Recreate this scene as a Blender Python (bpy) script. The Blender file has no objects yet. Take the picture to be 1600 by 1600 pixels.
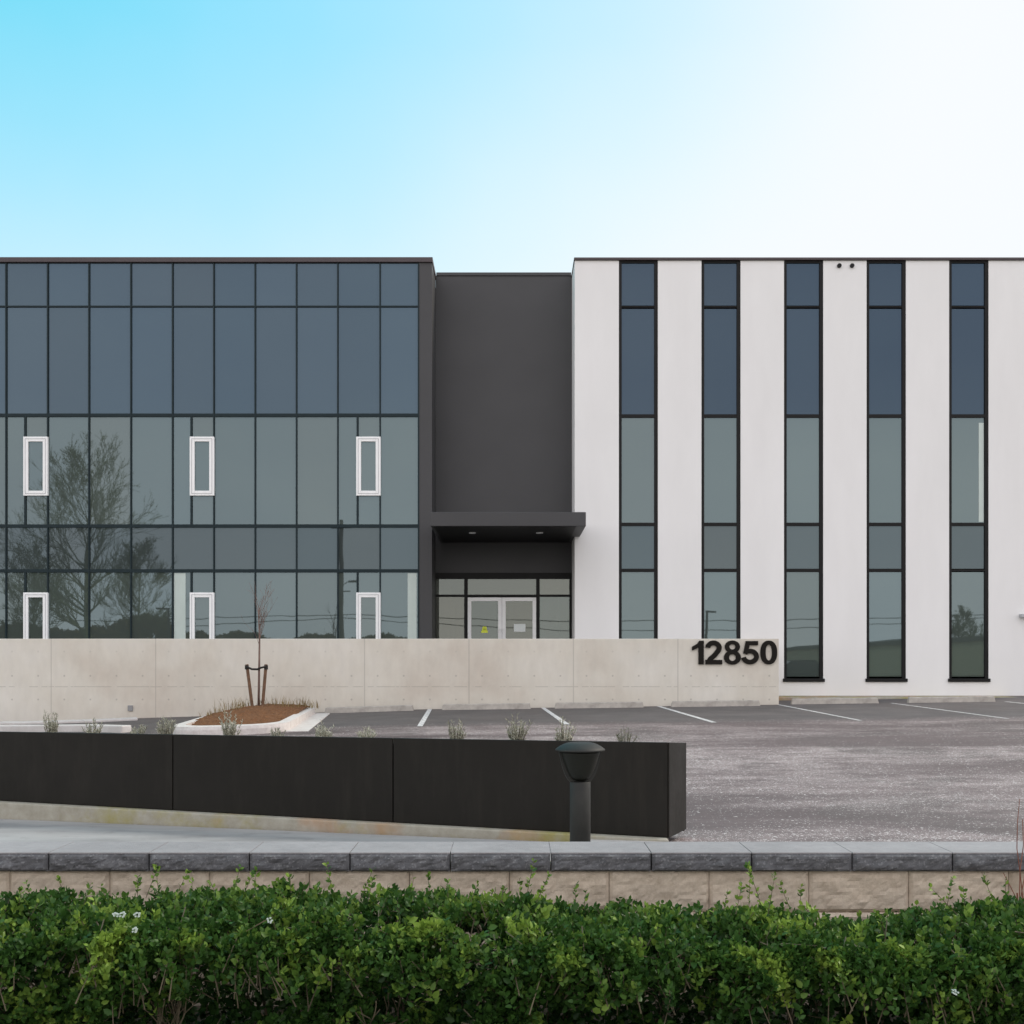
import bpy, math, random
import numpy as np
from mathutils import Vector, Matrix, noise

# ---------------------------------------------------------------- camera, sky, sun, exposure
S = bpy.context.scene
col = S.collection
EYE = 1.4
F = 1742.0
R = math.radians
cam_d = bpy.data.cameras.new('camera'); cam = bpy.data.objects.new('camera', cam_d); col.objects.link(cam)
cam.location = (0, 0, EYE); cam.rotation_euler = (R(90), 0, 0)
cam_d.sensor_width = 36; cam_d.lens = 36 * F / 1600; cam_d.shift_y = 225 / 1600
cam_d.clip_start = 0.1; cam_d.clip_end = 3000
S.camera = cam

SUN_EL, SUN_AZ = 40, 66            # azimuth measured from +Y towards +X (behind the building, right)
W = bpy.data.worlds.new('World'); S.world = W; W.use_nodes = True
wn, wl = W.node_tree.nodes, W.node_tree.links
bg = wn['Background']
sky = wn.new('ShaderNodeTexSky'); sky.sky_type = 'NISHITA'; sky.sun_disc = False
sky.sun_elevation = R(SUN_EL); sky.sun_rotation = R(SUN_AZ)
sky.air_density = 1.0; sky.dust_density = 2.2; sky.ozone_density = 1.6
EXPO = 0.45
K = 0.15 * 2 ** EXPO
def wmath(op, x, y=0.0, clamp=False):
    m = wn.new('ShaderNodeMath'); m.operation = op; m.use_clamp = clamp
    for v, i in ((x, 0), (y, 1)):
        if isinstance(v, (int, float)): m.inputs[i].default_value = v
        else: wl.new(v, m.inputs[i])
    return m.outputs[0]
ss = wn.new('ShaderNodeSeparateColor'); wl.new(sky.outputs[0], ss.inputs[0])
cc_ = wn.new('ShaderNodeCombineColor')
wtc = wn.new('ShaderNodeTexCoord'); wsep = wn.new('ShaderNodeSeparateXYZ'); wl.new(wtc.outputs['Generated'], wsep.inputs[0])
hzn = wn.new('ShaderNodeTexNoise'); hzn.inputs['Scale'].default_value = 3.5; hzn.inputs['Detail'].default_value = 4; wl.new(wtc.outputs['Generated'], hzn.inputs['Vector'])
lowz = wmath('MULTIPLY', wmath('SUBTRACT', .48, wsep.outputs[2]), .6, True)                     # haze towards the horizon
def lin(ch, k, m, c, lo, hi, hz):
    v = wmath('ADD', wmath('MULTIPLY', ch, k * m), wmath('ADD', c, wmath('MULTIPLY', lowz, hz)))
    v = wmath('ADD', v, wmath('MULTIPLY', wmath('SUBTRACT', hzn.outputs['Fac'], .5), .16 * m / 2))
    q = wn.new('ShaderNodeMath'); q.operation = 'SMOOTH_MIN'; wl.new(v, q.inputs[0]); q.inputs[1].default_value = hi; q.inputs[2].default_value = .35 * m / 2
    return wmath('DIVIDE', wmath('MAXIMUM', q.outputs[0], lo), K)
wl.new(lin(ss.outputs[0], .187, 2.35, -.352, .1, .94, 1.6), cc_.inputs[0])
wl.new(lin(ss.outputs[1], .191, .72, .475, .4, .975, .5), cc_.inputs[1])
wl.new(lin(ss.outputs[2], .165, 1.9, .0, .4, 1.02, .1), cc_.inputs[2])
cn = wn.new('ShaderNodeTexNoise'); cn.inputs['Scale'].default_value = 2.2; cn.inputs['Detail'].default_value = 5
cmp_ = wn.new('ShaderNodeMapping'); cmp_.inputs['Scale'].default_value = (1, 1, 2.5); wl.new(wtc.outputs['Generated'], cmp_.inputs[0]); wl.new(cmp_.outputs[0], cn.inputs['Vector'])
back_fill = wmath('ADD', wmath('MULTIPLY', wsep.outputs[1], -2.0), .30, True)                       # bright fill added to the sky behind the camera, lights the facade
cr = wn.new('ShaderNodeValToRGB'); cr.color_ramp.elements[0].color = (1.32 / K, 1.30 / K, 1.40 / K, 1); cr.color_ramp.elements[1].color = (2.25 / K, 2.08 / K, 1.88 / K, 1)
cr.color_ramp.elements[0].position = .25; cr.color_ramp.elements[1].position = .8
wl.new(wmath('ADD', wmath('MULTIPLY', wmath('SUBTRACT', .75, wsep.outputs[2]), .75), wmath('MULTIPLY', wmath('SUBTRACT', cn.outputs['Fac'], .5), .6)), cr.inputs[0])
wm = wn.new('ShaderNodeMix'); wm.data_type = 'RGBA'; wl.new(back_fill, wm.inputs[0]); wl.new(cc_.outputs[0], wm.inputs[6]); wl.new(cr.outputs[0], wm.inputs[7])
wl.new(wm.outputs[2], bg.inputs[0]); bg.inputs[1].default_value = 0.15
sd = bpy.data.lights.new('sun', 'SUN'); sd.energy = 1.5; sd.angle = R(12); sd.color = (1, .90, .78)
sun = bpy.data.objects.new('sun', sd); col.objects.link(sun)
el, az = R(SUN_EL), R(SUN_AZ)
sv = Vector((math.sin(az) * math.cos(el), math.cos(az) * math.cos(el), math.sin(el)))
sun.rotation_euler = sv.to_track_quat('Z', 'Y').to_euler(); sun.location = (40, 60, 60)
S.view_settings.view_transform = 'Standard'; S.view_settings.look = 'None'
S.view_settings.gamma = 1; S.view_settings.use_curve_mapping = False
S.view_settings.exposure = EXPO
S.render.engine = 'CYCLES'

# ---------------------------------------------------------------- helpers
def X(px, d): return (px - 800) * d / F
def Z(py, d): return EYE + (1025 - py) * d / F

class NT:
    def __init__(s, name):
        s.m = bpy.data.materials.new(name); s.m.use_nodes = True
        s.n = s.m.node_tree.nodes; s.l = s.m.node_tree.links; s.b = s.n['Principled BSDF']
        s.tc = s.n.new('ShaderNodeTexCoord')
    def link(s, a, b): s.l.new(a, b)
    def noise(s, scale, detail=4, rough=.55, vec=None, stretch=None, dist=0):
        t = s.n.new('ShaderNodeTexNoise'); t.inputs['Scale'].default_value = scale
        t.inputs['Detail'].default_value = detail; t.inputs['Roughness'].default_value = rough
        t.inputs['Distortion'].default_value = dist
        v = vec or s.tc.outputs['Object']
        if stretch:
            mp = s.n.new('ShaderNodeMapping'); mp.inputs['Scale'].default_value = stretch
            s.link(v, mp.inputs['Vector']); v = mp.outputs[0]
        s.link(v, t.inputs['Vector']); return t.outputs['Fac']
    def ramp(s, fac, stops, interp='LINEAR'):
        r = s.n.new('ShaderNodeValToRGB'); r.color_ramp.interpolation = interp
        e = r.color_ramp.elements
        while len(e) < len(stops): e.new(.5)
        for k, (p, c) in enumerate(stops):
            e[k].position = p; e[k].color = (c, c, c, 1) if not isinstance(c, (tuple, list)) else (*c, 1)
        s.link(fac, r.inputs[0]); return r.outputs[0]
    def mix(s, fac, a, b, mode='MIX'):
        m = s.n.new('ShaderNodeMix'); m.data_type = 'RGBA'; m.blend_type = mode
        for v, i in ((fac, 0), (a, 6), (b, 7)):
            if isinstance(v, (int, float)): m.inputs[i].default_value = v if i == 0 else (v, v, v, 1)
            elif isinstance(v, tuple): m.inputs[i].default_value = (*v, 1)
            else: s.link(v, m.inputs[i])
        return m.outputs[2]
    def math(s, op, a, b=0.0, c=None):
        m = s.n.new('ShaderNodeMath'); m.operation = op
        for v, i in ((a, 0), (b, 1), (c, 2)):
            if v is None: continue
            if isinstance(v, (int, float)): m.inputs[i].default_value = v
            else: s.link(v, m.inputs[i])
        return m.outputs[0]
    def bump(s, h, strength=.3, dist=.01):
        b = s.n.new('ShaderNodeBump'); b.inputs['Strength'].default_value = strength
        b.inputs['Distance'].default_value = dist; s.link(h, b.inputs['Height'])
        s.link(b.outputs[0], s.b.inputs['Normal']); return b
    def set(s, color=None, rough=None, metal=None, spec=None):
        for k, v in (('Base Color', color), ('Roughness', rough), ('Metallic', metal), ('Specular IOR Level', spec)):
            if v is None: continue
            if isinstance(v, (int, float)): s.b.inputs[k].default_value = v
            elif isinstance(v, tuple): s.b.inputs[k].default_value = (*v, 1)
            else: s.link(v, s.b.inputs[k])
        return s.m

def mat_plain(name, c, rough=.5, metal=0, var=.12, scale=3, spec=.5, bump=0, bscale=60):
    t = NT(name)
    lo = tuple(v * (1 - var) for v in c); hi = tuple(min(1, v * (1 + var)) for v in c)
    cc = t.ramp(t.noise(scale, 6), [(.3, lo), (.7, hi)])
    if bump: t.bump(t.noise(bscale, 3), bump, .004)
    return t.set(cc, rough, metal, spec)

M = {}
M['dark_panel'] = mat_plain('dark_panel', (.047, .047, .049), .55, var=.08, scale=.7, bump=.05, bscale=200)
M['dark_metal'] = mat_plain('dark_metal', (.009, .009, .009), .5, var=.1, spec=.2)
M['mullion'] = mat_plain('mullion', (.012, .024, .028), .5, var=.1, spec=.2)
M['coping'] = mat_plain('coping', (.06, .045, .048), .5, var=.1)
M['white_frame'] = mat_plain('white_frame', (.90, .91, .90), .4, var=.02)
M['gasket'] = mat_plain('gasket', (.42, .43, .44), .5, var=.05)
M['alum'] = mat_plain('white_aluminium', (.90, .91, .90), .35, var=.03)
M['ceiling'] = mat_plain('room_paint', (.5, .5, .48), .8, var=.05)
M['floor_in'] = mat_plain('room_floor', (.12, .11, .10), .5, var=.1)
M['soil'] = mat_plain('soil', (.06, .045, .03), .95, var=.4, scale=30, bump=.6, bscale=60)
M['black_sign'] = mat_plain('black_sign', (.010, .008, .006), .6, var=.1, spec=.15)
M['bark'] = mat_plain('bark', (.10, .085, .06), .9, var=.3, scale=8)
M['far_bark'] = mat_plain('weathered_bark', (.20, .21, .09), .9, var=.25, scale=2)
M['twig'] = mat_plain('twig', (.17, .11, .09), .9, var=.3, scale=8)
M['stake'] = mat_plain('stake_wood', (.15, .085, .05), .9, var=.3, scale=12)
M['strap'] = mat_plain('strap', (.012, .011, .010), .7)
M['red_twig'] = mat_plain('red_twig', (.22, .07, .04), .7, var=.3, scale=20)
M['yellow'] = mat_plain('yellow_card', (.72, .80, .05), .5, var=.03)
M['paper'] = mat_plain('paper', (.75, .8, .78), .7, var=.03)
M['tan_wall'] = mat_plain('tan_cladding', (.62, .54, .36), .8, var=.1)
M['roof'] = mat_plain('roof_sheet', (.10, .10, .09), .8)
M['lamp_metal'] = mat_plain('lamp_metal', (.03, .03, .03), .4)
M['grass'] = mat_plain('verge', (.17, .15, .075), .95, var=.3, scale=2)

# white tilt-up concrete paint
t = NT('white_paint'); st = t.noise(1.2, 6, .6, stretch=(1, 1, .25))
c1 = t.ramp(st, [(.3, (.78, .775, .76)), (.7, (.83, .826, .812))])
t.bump(t.noise(90, 4), .12, .004); M['white_paint'] = t.set(c1, .75, spec=.3)

# board-formed concrete wall with tie holes and joints
t = NT('cast_concrete'); sp = t.n.new('ShaderNodeSeparateXYZ'); t.link(t.tc.outputs['Object'], sp.inputs[0])
n1 = t.noise(.55, 7, .6); n2 = t.noise(5, 5, .6, stretch=(1, 1, .35)); n3 = t.noise(60, 3)
c1 = t.ramp(n1, [(.3, (.40, .345, .30)), (.5, (.455, .41, .365)), (.72, (.49, .45, .415))])
c1 = t.mix(.35, c1, t.ramp(n2, [(.3, .40), (.7, .62)]), 'MULTIPLY')
c1 = t.mix(1, c1, (1.72, 1.80, 1.76), 'MULTIPLY')
PITCH = 163.2 * 26 / F; X0 = X(80, 26)
def saw(v, off, pitch):      # distance to nearest multiple of pitch
    a = t.math('SUBTRACT', v, off - pitch / 2); a = t.math('DIVIDE', a, pitch); a = t.math('FRACT', a)
    a = t.math('SUBTRACT', a, .5); a = t.math('ABSOLUTE', a); return t.math('MULTIPLY', a, pitch)
jx = saw(sp.outputs[0], X0, PITCH)
joint = t.math('LESS_THAN', jx, .013)
wob = t.math('MULTIPLY', n2, .02)
hz = t.math('ABSOLUTE', t.math('SUBTRACT', t.math('ADD', sp.outputs[2], wob), Z(1073, 26) + .01))
hl = t.math('MULTIPLY', t.math('LESS_THAN', hz, .009), t.math('GREATER_THAN', n2, .47))
hx = saw(sp.outputs[0], X0 + PITCH / 8, PITCH / 4)
holes = None
for py in (1018, 1056, 1093):
    dz = t.math('SUBTRACT', sp.outputs[2], Z(py, 26))
    r2 = t.math('ADD', t.math('MULTIPLY', dz, dz), t.math('MULTIPLY', hx, hx))
    h = t.math('LESS_THAN', r2, .022 ** 2)
    h = t.math('MULTIPLY', h, (.25 if py == 1018 else .6))
    holes = h if holes is None else t.math('MAXIMUM', holes, h)
marks = t.math('MAXIMUM', t.math('MAXIMUM', t.math('MULTIPLY', joint, .28), t.math('MULTIPLY', hl, .35)), t.math('MULTIPLY', holes, .6))
c1 = t.mix(marks, c1, (.20, .18, .16))
t.bump(t.math('SUBTRACT', t.math('MULTIPLY', n3, .15), t.math('MULTIPLY', marks, .6)), .35, .01)
M['concrete'] = t.set(c1, .85, spec=.3)

# pale kerb concrete
t = NT('kerb_concrete'); c1 = t.ramp(t.noise(2.5, 8, .7), [(.3, (.50, .47, .44)), (.7, (.66, .63, .61))])
t.bump(t.noise(80, 4), .3, .004); M['kerb'] = t.set(c1, .85, spec=.3)
t = NT('mossy_kerb'); n = t.noise(1.6, 6, .65)
c1 = t.ramp(t.noise(9, 8, .7), [(.3, (.30, .28, .22)), (.7, (.42, .40, .34))])
c1 = t.mix(t.ramp(n, [(.48, 0), (.64, .75)]), c1, (.30, .27, .06))
c1 = t.mix(t.ramp(t.noise(1.1, 5, .6, stretch=(1, 1, 1)), [(.54, 0), (.70, .6)]), c1, (.46, .22, .09))
t.bump(t.noise(80, 4), .3, .004); M['mossy'] = t.set(c1, .9, spec=.2)
t = NT('island_kerb'); n = t.noise(6, 8, .7)
c1 = t.ramp(n, [(.3, (.52, .47, .44)), (.6, (.66, .62, .59)), (.8, (.42, .36, .32))])
t.bump(t.noise(30, 6), .5, .01); M['island_kerb'] = t.set(c1, .85, spec=.3)
M['stop'] = mat_plain('stop_concrete', (.40, .37, .33), .9, var=.2, scale=7, spec=.2, bump=.3)
t = NT('sidewalk'); n = t.noise(.9, 8, .65, stretch=(.5, 2, 1))
c1 = t.ramp(n, [(.28, (.19, .178, .18)), (.5, (.35, .333, .33)), (.75, (.46, .44, .43))])
c1 = t.mix(t.ramp(t.noise(6, 6, .7), [(.55, 0), (.72, .35)]), c1, (.17, .15, .14))
t.bump(t.noise(90, 4), .25, .004); M['sidewalk'] = t.set(c1, .7, spec=.4)

# gritty asphalt
t = NT('asphalt'); base = t.ramp(t.noise(.5, 7, .6, stretch=(.25, 1, 1)), [(.3, (.078, .055, .054)), (.7, (.145, .108, .106))])
geo = t.n.new('ShaderNodeSeparateXYZ'); t.link(t.tc.outputs['Object'], geo.inputs[0])
vo = t.n.new('ShaderNodeTexVoronoi'); vo.inputs['Scale'].default_value = 62; t.link(t.tc.outputs['Object'], vo.inputs['Vector'])
spk = t.math('LESS_THAN', vo.outputs['Distance'], .36)
rc = t.n.new('ShaderNodeSeparateColor'); t.link(vo.outputs['Color'], rc.inputs[0])
streak = t.ramp(t.noise(.55, 5, .6, stretch=(.22, 1.0, 1), dist=.6), [(.40, 0), (.60, 1)])
dens = t.math('ADD', .10, t.math('MULTIPLY', streak, .5))
# grit fades out and the base darkens in the parking stalls (y > 20.4)
stall = t.math('SMOOTH_MIN', 1, 1) if False else None
far = t.ramp(t.math('DIVIDE', geo.outputs[1], 40), [(.495, 1), (.52, .12)])
near = t.ramp(t.math('DIVIDE', t.math('ADD', geo.outputs[1], t.math('MULTIPLY', t.noise(1.2, 5), .8)), 40), [(.505, 1), (.535, .0)])
dens = t.math('MULTIPLY', dens, near)
clus = t.ramp(t.noise(2.6, 6, .75, stretch=(.5, 1, 1)), [(.35, .15), (.65, 1.5)]); dens = t.math('MULTIPLY', dens, clus)
vo2 = t.n.new('ShaderNodeTexVoronoi'); vo2.inputs['Scale'].default_value = 27; t.link(t.tc.outputs['Object'], vo2.inputs['Vector'])
rc2 = t.n.new('ShaderNodeSeparateColor'); t.link(vo2.outputs['Color'], rc2.inputs[0])
sel = t.math('MULTIPLY', spk, t.math('LESS_THAN', rc.outputs[0], dens))
sel2 = t.math('MULTIPLY', t.math('LESS_THAN', vo2.outputs['Distance'], t.math('MULTIPLY', rc2.outputs[1], .42)), t.math('LESS_THAN', rc2.outputs[0], t.math('MULTIPLY', dens, .7)))
sel = t.math('MAXIMUM', sel, sel2)
c1 = t.mix(t.math('MULTIPLY', near, t.math('MULTIPLY', t.math('MULTIPLY', streak, clus), .42)), base, (.46, .375, .365))
c1 = t.mix(t.math('SUBTRACT', 1, near), c1, t.ramp(t.noise(1.4, 6), [(.3, (.07, .062, .062)), (.7, (.115, .10, .098))]))
c1 = t.mix(t.math('MULTIPLY', sel, .85), c1, t.ramp(rc.outputs[1], [(0, (.42, .38, .36)), (1, (.95, .90, .88))]))
t.bump(t.math('ADD', t.noise(120, 3), t.math('MULTIPLY', sel, 1.5)), .6, .006)
pat = t.ramp(t.noise(.32, 5, .7, dist=1.2), [(.52, 0), (.60, .5)]); c1 = t.mix(t.math('MULTIPLY', pat, t.math('SUBTRACT', 1, t.math('MULTIPLY', sel, .6))), c1, (.085, .068, .064))
fine = t.ramp(t.noise(26, 6, .8, stretch=(.6, 1, 1)), [(.3, .72), (.7, 1.3)]); c1 = t.mix(1, c1, fine, 'MULTIPLY')
M['asphalt'] = t.set(c1, .62, spec=.45)
t = NT('road'); c1 = t.ramp(t.noise(1, 7), [(.3, .05), (.7, .085)]); t.bump(t.noise(150, 3), .5, .004); M['road'] = t.set(c1, .8)

# paint
t = NT('line_paint'); c1 = t.ramp(t.noise(25, 6, .7), [(.40, (.24, .22, .22)), (.52, (.70, .69, .68))]); M['paint'] = t.set(c1, .7)

# segmental blocks
def block_mat(name, a, b, c, fleck=.2):
    t = NT(name); rnd = t.n.new('ShaderNodeObjectInfo')
    n = t.noise(18, 8, .7); c1 = t.ramp(n, [(.28, a), (.5, b), (.75, c)])
    big = t.ramp(t.noise(2.2, 4), [(.3, .82), (.7, 1.08)]); c1 = t.mix(1, c1, big, 'MULTIPLY')
    v2 = t.n.new('ShaderNodeTexVoronoi'); v2.inputs['Scale'].default_value = 130; t.link(t.tc.outputs['Object'], v2.inputs['Vector'])
    s3 = t.n.new('ShaderNodeSeparateColor'); t.link(v2.outputs['Color'], s3.inputs[0])
    c1 = t.mix(t.math('MULTIPLY', t.math('GREATER_THAN', s3.outputs[0], .88), fleck), c1, tuple(min(1, q * 1.6) for q in c))
    c1 = t.mix(t.math('MULTIPLY', rnd.outputs['Random'], .2), c1, a)
    t.bump(t.noise(140, 5, .7), .6, .004); return t.set(c1, .9, spec=.25)
M['block_tan'] = block_mat('tan_block', (.46, .375, .285), (.60, .505, .395), (.72, .62, .50), .05)
M['block_grey'] = block_mat('grey_block', (.085, .085, .09), (.135, .135, .142), (.21, .21, .215), .32)
M['cap_top'] = block_mat('cap_face', (.285, .27, .275), (.325, .308, .312), (.365, .345, .348), .06)

# black powder coated planter steel
t = NT('planter_steel'); t.bump(t.noise(1.1, 3), .05, .02)
c1 = t.ramp(t.noise(1.0, 5), [(.3, (.0075, .0065, .0045)), (.7, (.012, .0105, .008))])
c1 = t.mix(t.ramp(t.noise(3.0, 7, .7, stretch=(3, 3, .4)), [(.5, 0), (.8, .35)]), c1, (.035, .031, .024))
t.set(rough=t.ramp(t.noise(2.2, 6, .7), [(.3, .42), (.7, .68)])); M['planter'] = t.set(c1, spec=.25)
t = NT('bollard_paint'); c1 = t.ramp(t.noise(12, 5), [(.3, (.016, .017, .015)), (.7, (.024, .024, .021))]); M['bollard'] = t.set(c1, .6, spec=.35)
t = NT('mulch'); c1 = t.ramp(t.noise(28, 8, .7), [(.3, (.07, .026, .008)), (.5, (.17, .068, .022)), (.75, (.31, .16, .07))])
t.bump(t.noise(45, 6, .7), 1, .03); M['mulch'] = t.set(c1, .95)

# glass
def glass(name, refl, trans, tcol=(.5, .55, .52), rough=.012, body=(.2, .23, .24)):
    t = NT(name); inf = t.n.new('ShaderNodeObjectInfo')
    f = t.math('ADD', .93, t.math('MULTIPLY', inf.outputs['Random'], .12))
    cb = t.n.new('ShaderNodeCombineColor')
    hue = t.math('FRACT', t.math('MULTIPLY', inf.outputs['Random'], 17.3))
    for k in range(3): t.link(t.math('MULTIPLY', t.math('ADD', f, t.math('MULTIPLY', t.math('SUBTRACT', hue, .5), (-.08, .01, .07)[k])), refl[k]), cb.inputs[k])
    t.set(cb.outputs[0], rough, 1.0)
    nv = t.n.new('ShaderNodeVectorMath'); nv.operation = 'ADD'; t.link(t.tc.outputs['Object'], nv.inputs[0])
    cbx = t.n.new('ShaderNodeCombineXYZ')
    for k in range(3): t.link(t.math('MULTIPLY', inf.outputs['Random'], 37.0 + 11 * k), cbx.inputs[k])
    t.link(cbx.outputs[0], nv.inputs[1])
    t.bump(t.noise(.7, 2, .5, vec=nv.outputs[0]), .06, .02)
    df = t.n.new('ShaderNodeBsdfDiffuse'); df.inputs[0].default_value = (*body, 1)   # diffuse colour put in for the haze of the lit interior
    mx = t.n.new('ShaderNodeMixShader'); mx.inputs[0].default_value = .24
    out = t.n['Material Output']; t.link(t.b.outputs[0], mx.inputs[1]); t.link(df.outputs[0], mx.inputs[2]); t.link(mx.outputs[0], out.inputs[0])
    if trans:
        tr = t.n.new('ShaderNodeBsdfTransparent'); tr.inputs[0].default_value = (*tcol, 1)
        m2 = t.n.new('ShaderNodeMixShader'); m2.inputs[0].default_value = trans
        t.link(mx.outputs[0], m2.inputs[1]); t.link(tr.outputs[0], m2.inputs[2]); t.link(m2.outputs[0], out.inputs[0])
    return t.m
M['spandrel'] = glass('spandrel_glass', (.064, .089, .112), 0, body=(.14, .20, .235))
M['spandrel_r'] = glass('blue_spandrel_glass', (.044, .064, .088), 0, body=(.11, .15, .185))
M['spandrel_low'] = glass('grey_spandrel_glass', (.070, .090, .100), 0, body=(.17, .21, .21))
M['vision'] = glass('vision_glass', (.118, .152, .166), .12, body=(.26, .32, .29))
M['door_glass'] = glass('door_glass', (.19, .21, .20), .4, (.6, .62, .6), body=(.3, .32, .26))
M['pale_panel'] = mat_plain('pale_blind', (.50, .58, .54), .3, var=.04)

# leaves: tone carried per leaf
def leaf_mat(name, dark, mid, light, rough=.42, trans=.25):
    t = NT(name); at = t.n.new('ShaderNodeAttribute'); at.attribute_name = 'tone'
    c = t.ramp(at.outputs['Fac'], [(0, dark), (.55, mid), (1, light)])
    t.set(c, rough, spec=.18)
    tl = t.n.new('ShaderNodeBsdfTranslucent'); t.link(c, tl.inputs[0])
    mx = t.n.new('ShaderNodeMixShader'); mx.inputs[0].default_value = trans
    t.link(t.b.outputs[0], mx.inputs[1]); t.link(tl.outputs[0], mx.inputs[2]); t.link(mx.outputs[0], t.n['Material Output'].inputs[0])
    return t.m
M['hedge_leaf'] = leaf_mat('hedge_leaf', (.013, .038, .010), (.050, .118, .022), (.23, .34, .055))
M['herb_leaf'] = leaf_mat('herb_leaf', (.24, .235, .18), (.42, .41, .32), (.62, .60, .50), .8)
M['ever_leaf'] = leaf_mat('bush_leaf', (.10, .07, .02), (.18, .13, .04), (.26, .19, .06), .8)
M['dry_grass'] = leaf_mat('dry_grass', (.14, .09, .03), (.24, .17, .07), (.35, .28, .14), .9)
M['hedge_wood'] = mat_plain('hedge_wood', (.11, .09, .055), .9, var=.35, scale=8)
M['petal'] = mat_plain('petal', (.50, .58, .52), .6, var=.03)

class MB:
    def __init__(s): s.v = []; s.f = []; s.a = []
    def box(s, x0, x1, y0, y1, z0, z1):
        b = len(s.v)
        s.v += [(x0, y0, z0), (x1, y0, z0), (x1, y1, z0), (x0, y1, z0), (x0, y0, z1), (x1, y0, z1), (x1, y1, z1), (x0, y1, z1)]
        s.f += [tuple(b + i for i in q) for q in ((0, 3, 2, 1), (4, 5, 6, 7), (0, 1, 5, 4), (1, 2, 6, 5), (2, 3, 7, 6), (3, 0, 4, 7))]
        return s
    def hexa(s, lo, hi):     # two quads (counter-clockwise from above)
        b = len(s.v); s.v += list(lo) + list(hi)
        s.f += [tuple(b + i for i in q) for q in ((0, 3, 2, 1), (4, 5, 6, 7), (0, 1, 5, 4), (1, 2, 6, 5), (2, 3, 7, 6), (3, 0, 4, 7))]
        return s
    def quad(s, *p): b = len(s.v); s.v += list(p); s.f.append(tuple(range(b, b + len(p)))); return s
    def prism(s, pts, z0, z1, xz=False):
        b = len(s.v); n = len(pts)
        if xz:   # outline in x,z extruded in y from z0 to z1
            s.v += [(p[0], z0, p[1]) for p in pts] + [(p[0], z1, p[1]) for p in pts]
            s.f += [tuple(b + i for i in range(n)), tuple(b + n + i for i in reversed(range(n)))]
            s.f += [(b + i, b + n + i, b + n + (i + 1) % n, b + (i + 1) % n) for i in range(n)]
        else:
            s.v += [(p[0], p[1], z0) for p in pts] + [(p[0], p[1], z1) for p in pts]
            s.f += [tuple(b + i for i in reversed(range(n))), tuple(b + n + i for i in range(n))]
            s.f += [(b + i, b + (i + 1) % n, b + n + (i + 1) % n, b + n + i) for i in range(n)]
        return s
    def tube(s, pts, rad, seg=6, cap=True):
        b = len(s.v); n = len(pts); P = [Vector(p) for p in pts]
        for i, p in enumerate(P):
            d = (P[min(i + 1, n - 1)] - P[max(i - 1, 0)]).normalized()
            u = d.orthogonal().normalized() if abs(d.z) > .99 else d.cross(Vector((0, 0, 1))).normalized()
            w = d.cross(u); r = rad[i] if isinstance(rad, (list, tuple)) else rad
            for k in range(seg):
                a = 2 * math.pi * k / seg; s.v.append(tuple(p + u * (r * math.cos(a)) + w * (r * math.sin(a))))
        for i in range(n - 1):
            for k in range(seg):
                k2 = (k + 1) % seg
                s.f.append((b + i * seg + k, b + i * seg + k2, b + (i + 1) * seg + k2, b + (i + 1) * seg + k))
        if cap:
            s.f.append(tuple(b + k for k in reversed(range(seg)))); s.f.append(tuple(b + (n - 1) * seg + k for k in range(seg)))
        return s
    def lathe(s, prof, cx, cy, seg=32):
        b = len(s.v); n = len(prof)
        for r, z in prof:
            for k in range(seg):
                a = 2 * math.pi * k / seg; s.v.append((cx + r * math.cos(a), cy + r * math.sin(a), z))
        for i in range(n - 1):
            for k in range(seg):
                k2 = (k + 1) % seg; s.f.append((b + i * seg + k, b + i * seg + k2, b + (i + 1) * seg + k2, b + (i + 1) * seg + k))
        s.f.append(tuple(b + k for k in reversed(range(seg)))); s.f.append(tuple(b + (n - 1) * seg + k for k in range(seg)))
        return s
    def build(s, name, mat, parent=None, org=None, bevel=0, smooth=False):
        o0 = Vector(org) if org is not None else (Vector(parent['_o']) if parent and '_o' in parent else Vector((0, 0, 0)))
        me = bpy.data.meshes.new(name); me.from_pydata([tuple(Vector(v) - o0) for v in s.v], [], s.f); me.update()
        me.materials.append(mat)
        if smooth: me.polygons.foreach_set('use_smooth', [True] * len(me.polygons))
        o = bpy.data.objects.new(name, me); col.objects.link(o)
        if parent: o.parent = parent; PO[o.name] = o0
        else: o.location = o0
        ORG[o.name] = tuple(o0)
        if bevel:
            bv = o.modifiers.new('bevel', 'BEVEL'); bv.width = bevel; bv.segments = 2; bv.limit_method = 'ANGLE'
        return o
PO = {}; ORG = {}
def build(mb, name, mat, parent=None, bevel=0, smooth=False, org=None):
    """parts are written in world coordinates; their vertices are stored relative to the thing's base"""
    o = org if org is not None else (ORG.get(parent.name, (0, 0, 0)) if parent else (0, 0, 0))
    return mb.build(name, mat, parent, o, bevel, smooth)
def empty(name, loc):
    o = bpy.data.objects.new(name, None); col.objects.link(o); o.location = loc; o.empty_display_size = .2
    ORG[o.name] = tuple(loc); return o
def tag(o, label=None, cat=None, group=None, kind=None):
    for k, v in (('label', label), ('category', cat), ('group', group), ('kind', kind)):
        if v: o[k] = v
    return o
def B(*a): return MB().box(*a)

# ---------------------------------------------------------------- terrain
def sm(a, b, v): u = min(1, max(0, (v - a) / (b - a))); return u * u * (3 - 2 * u)
def lot_z(x, y):
    if y < 20: a = -.06 + .21 * max(0, (y - 8.5)) / 11.5
    else: a = .15 + .035 * min(1, (y - 20) / 6)
    b = sm(9.5, 19, y); xx = max(-14, min(14, x))
    return a + b * (.013 * xx - .018 * max(0, -2 - xx))

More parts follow.
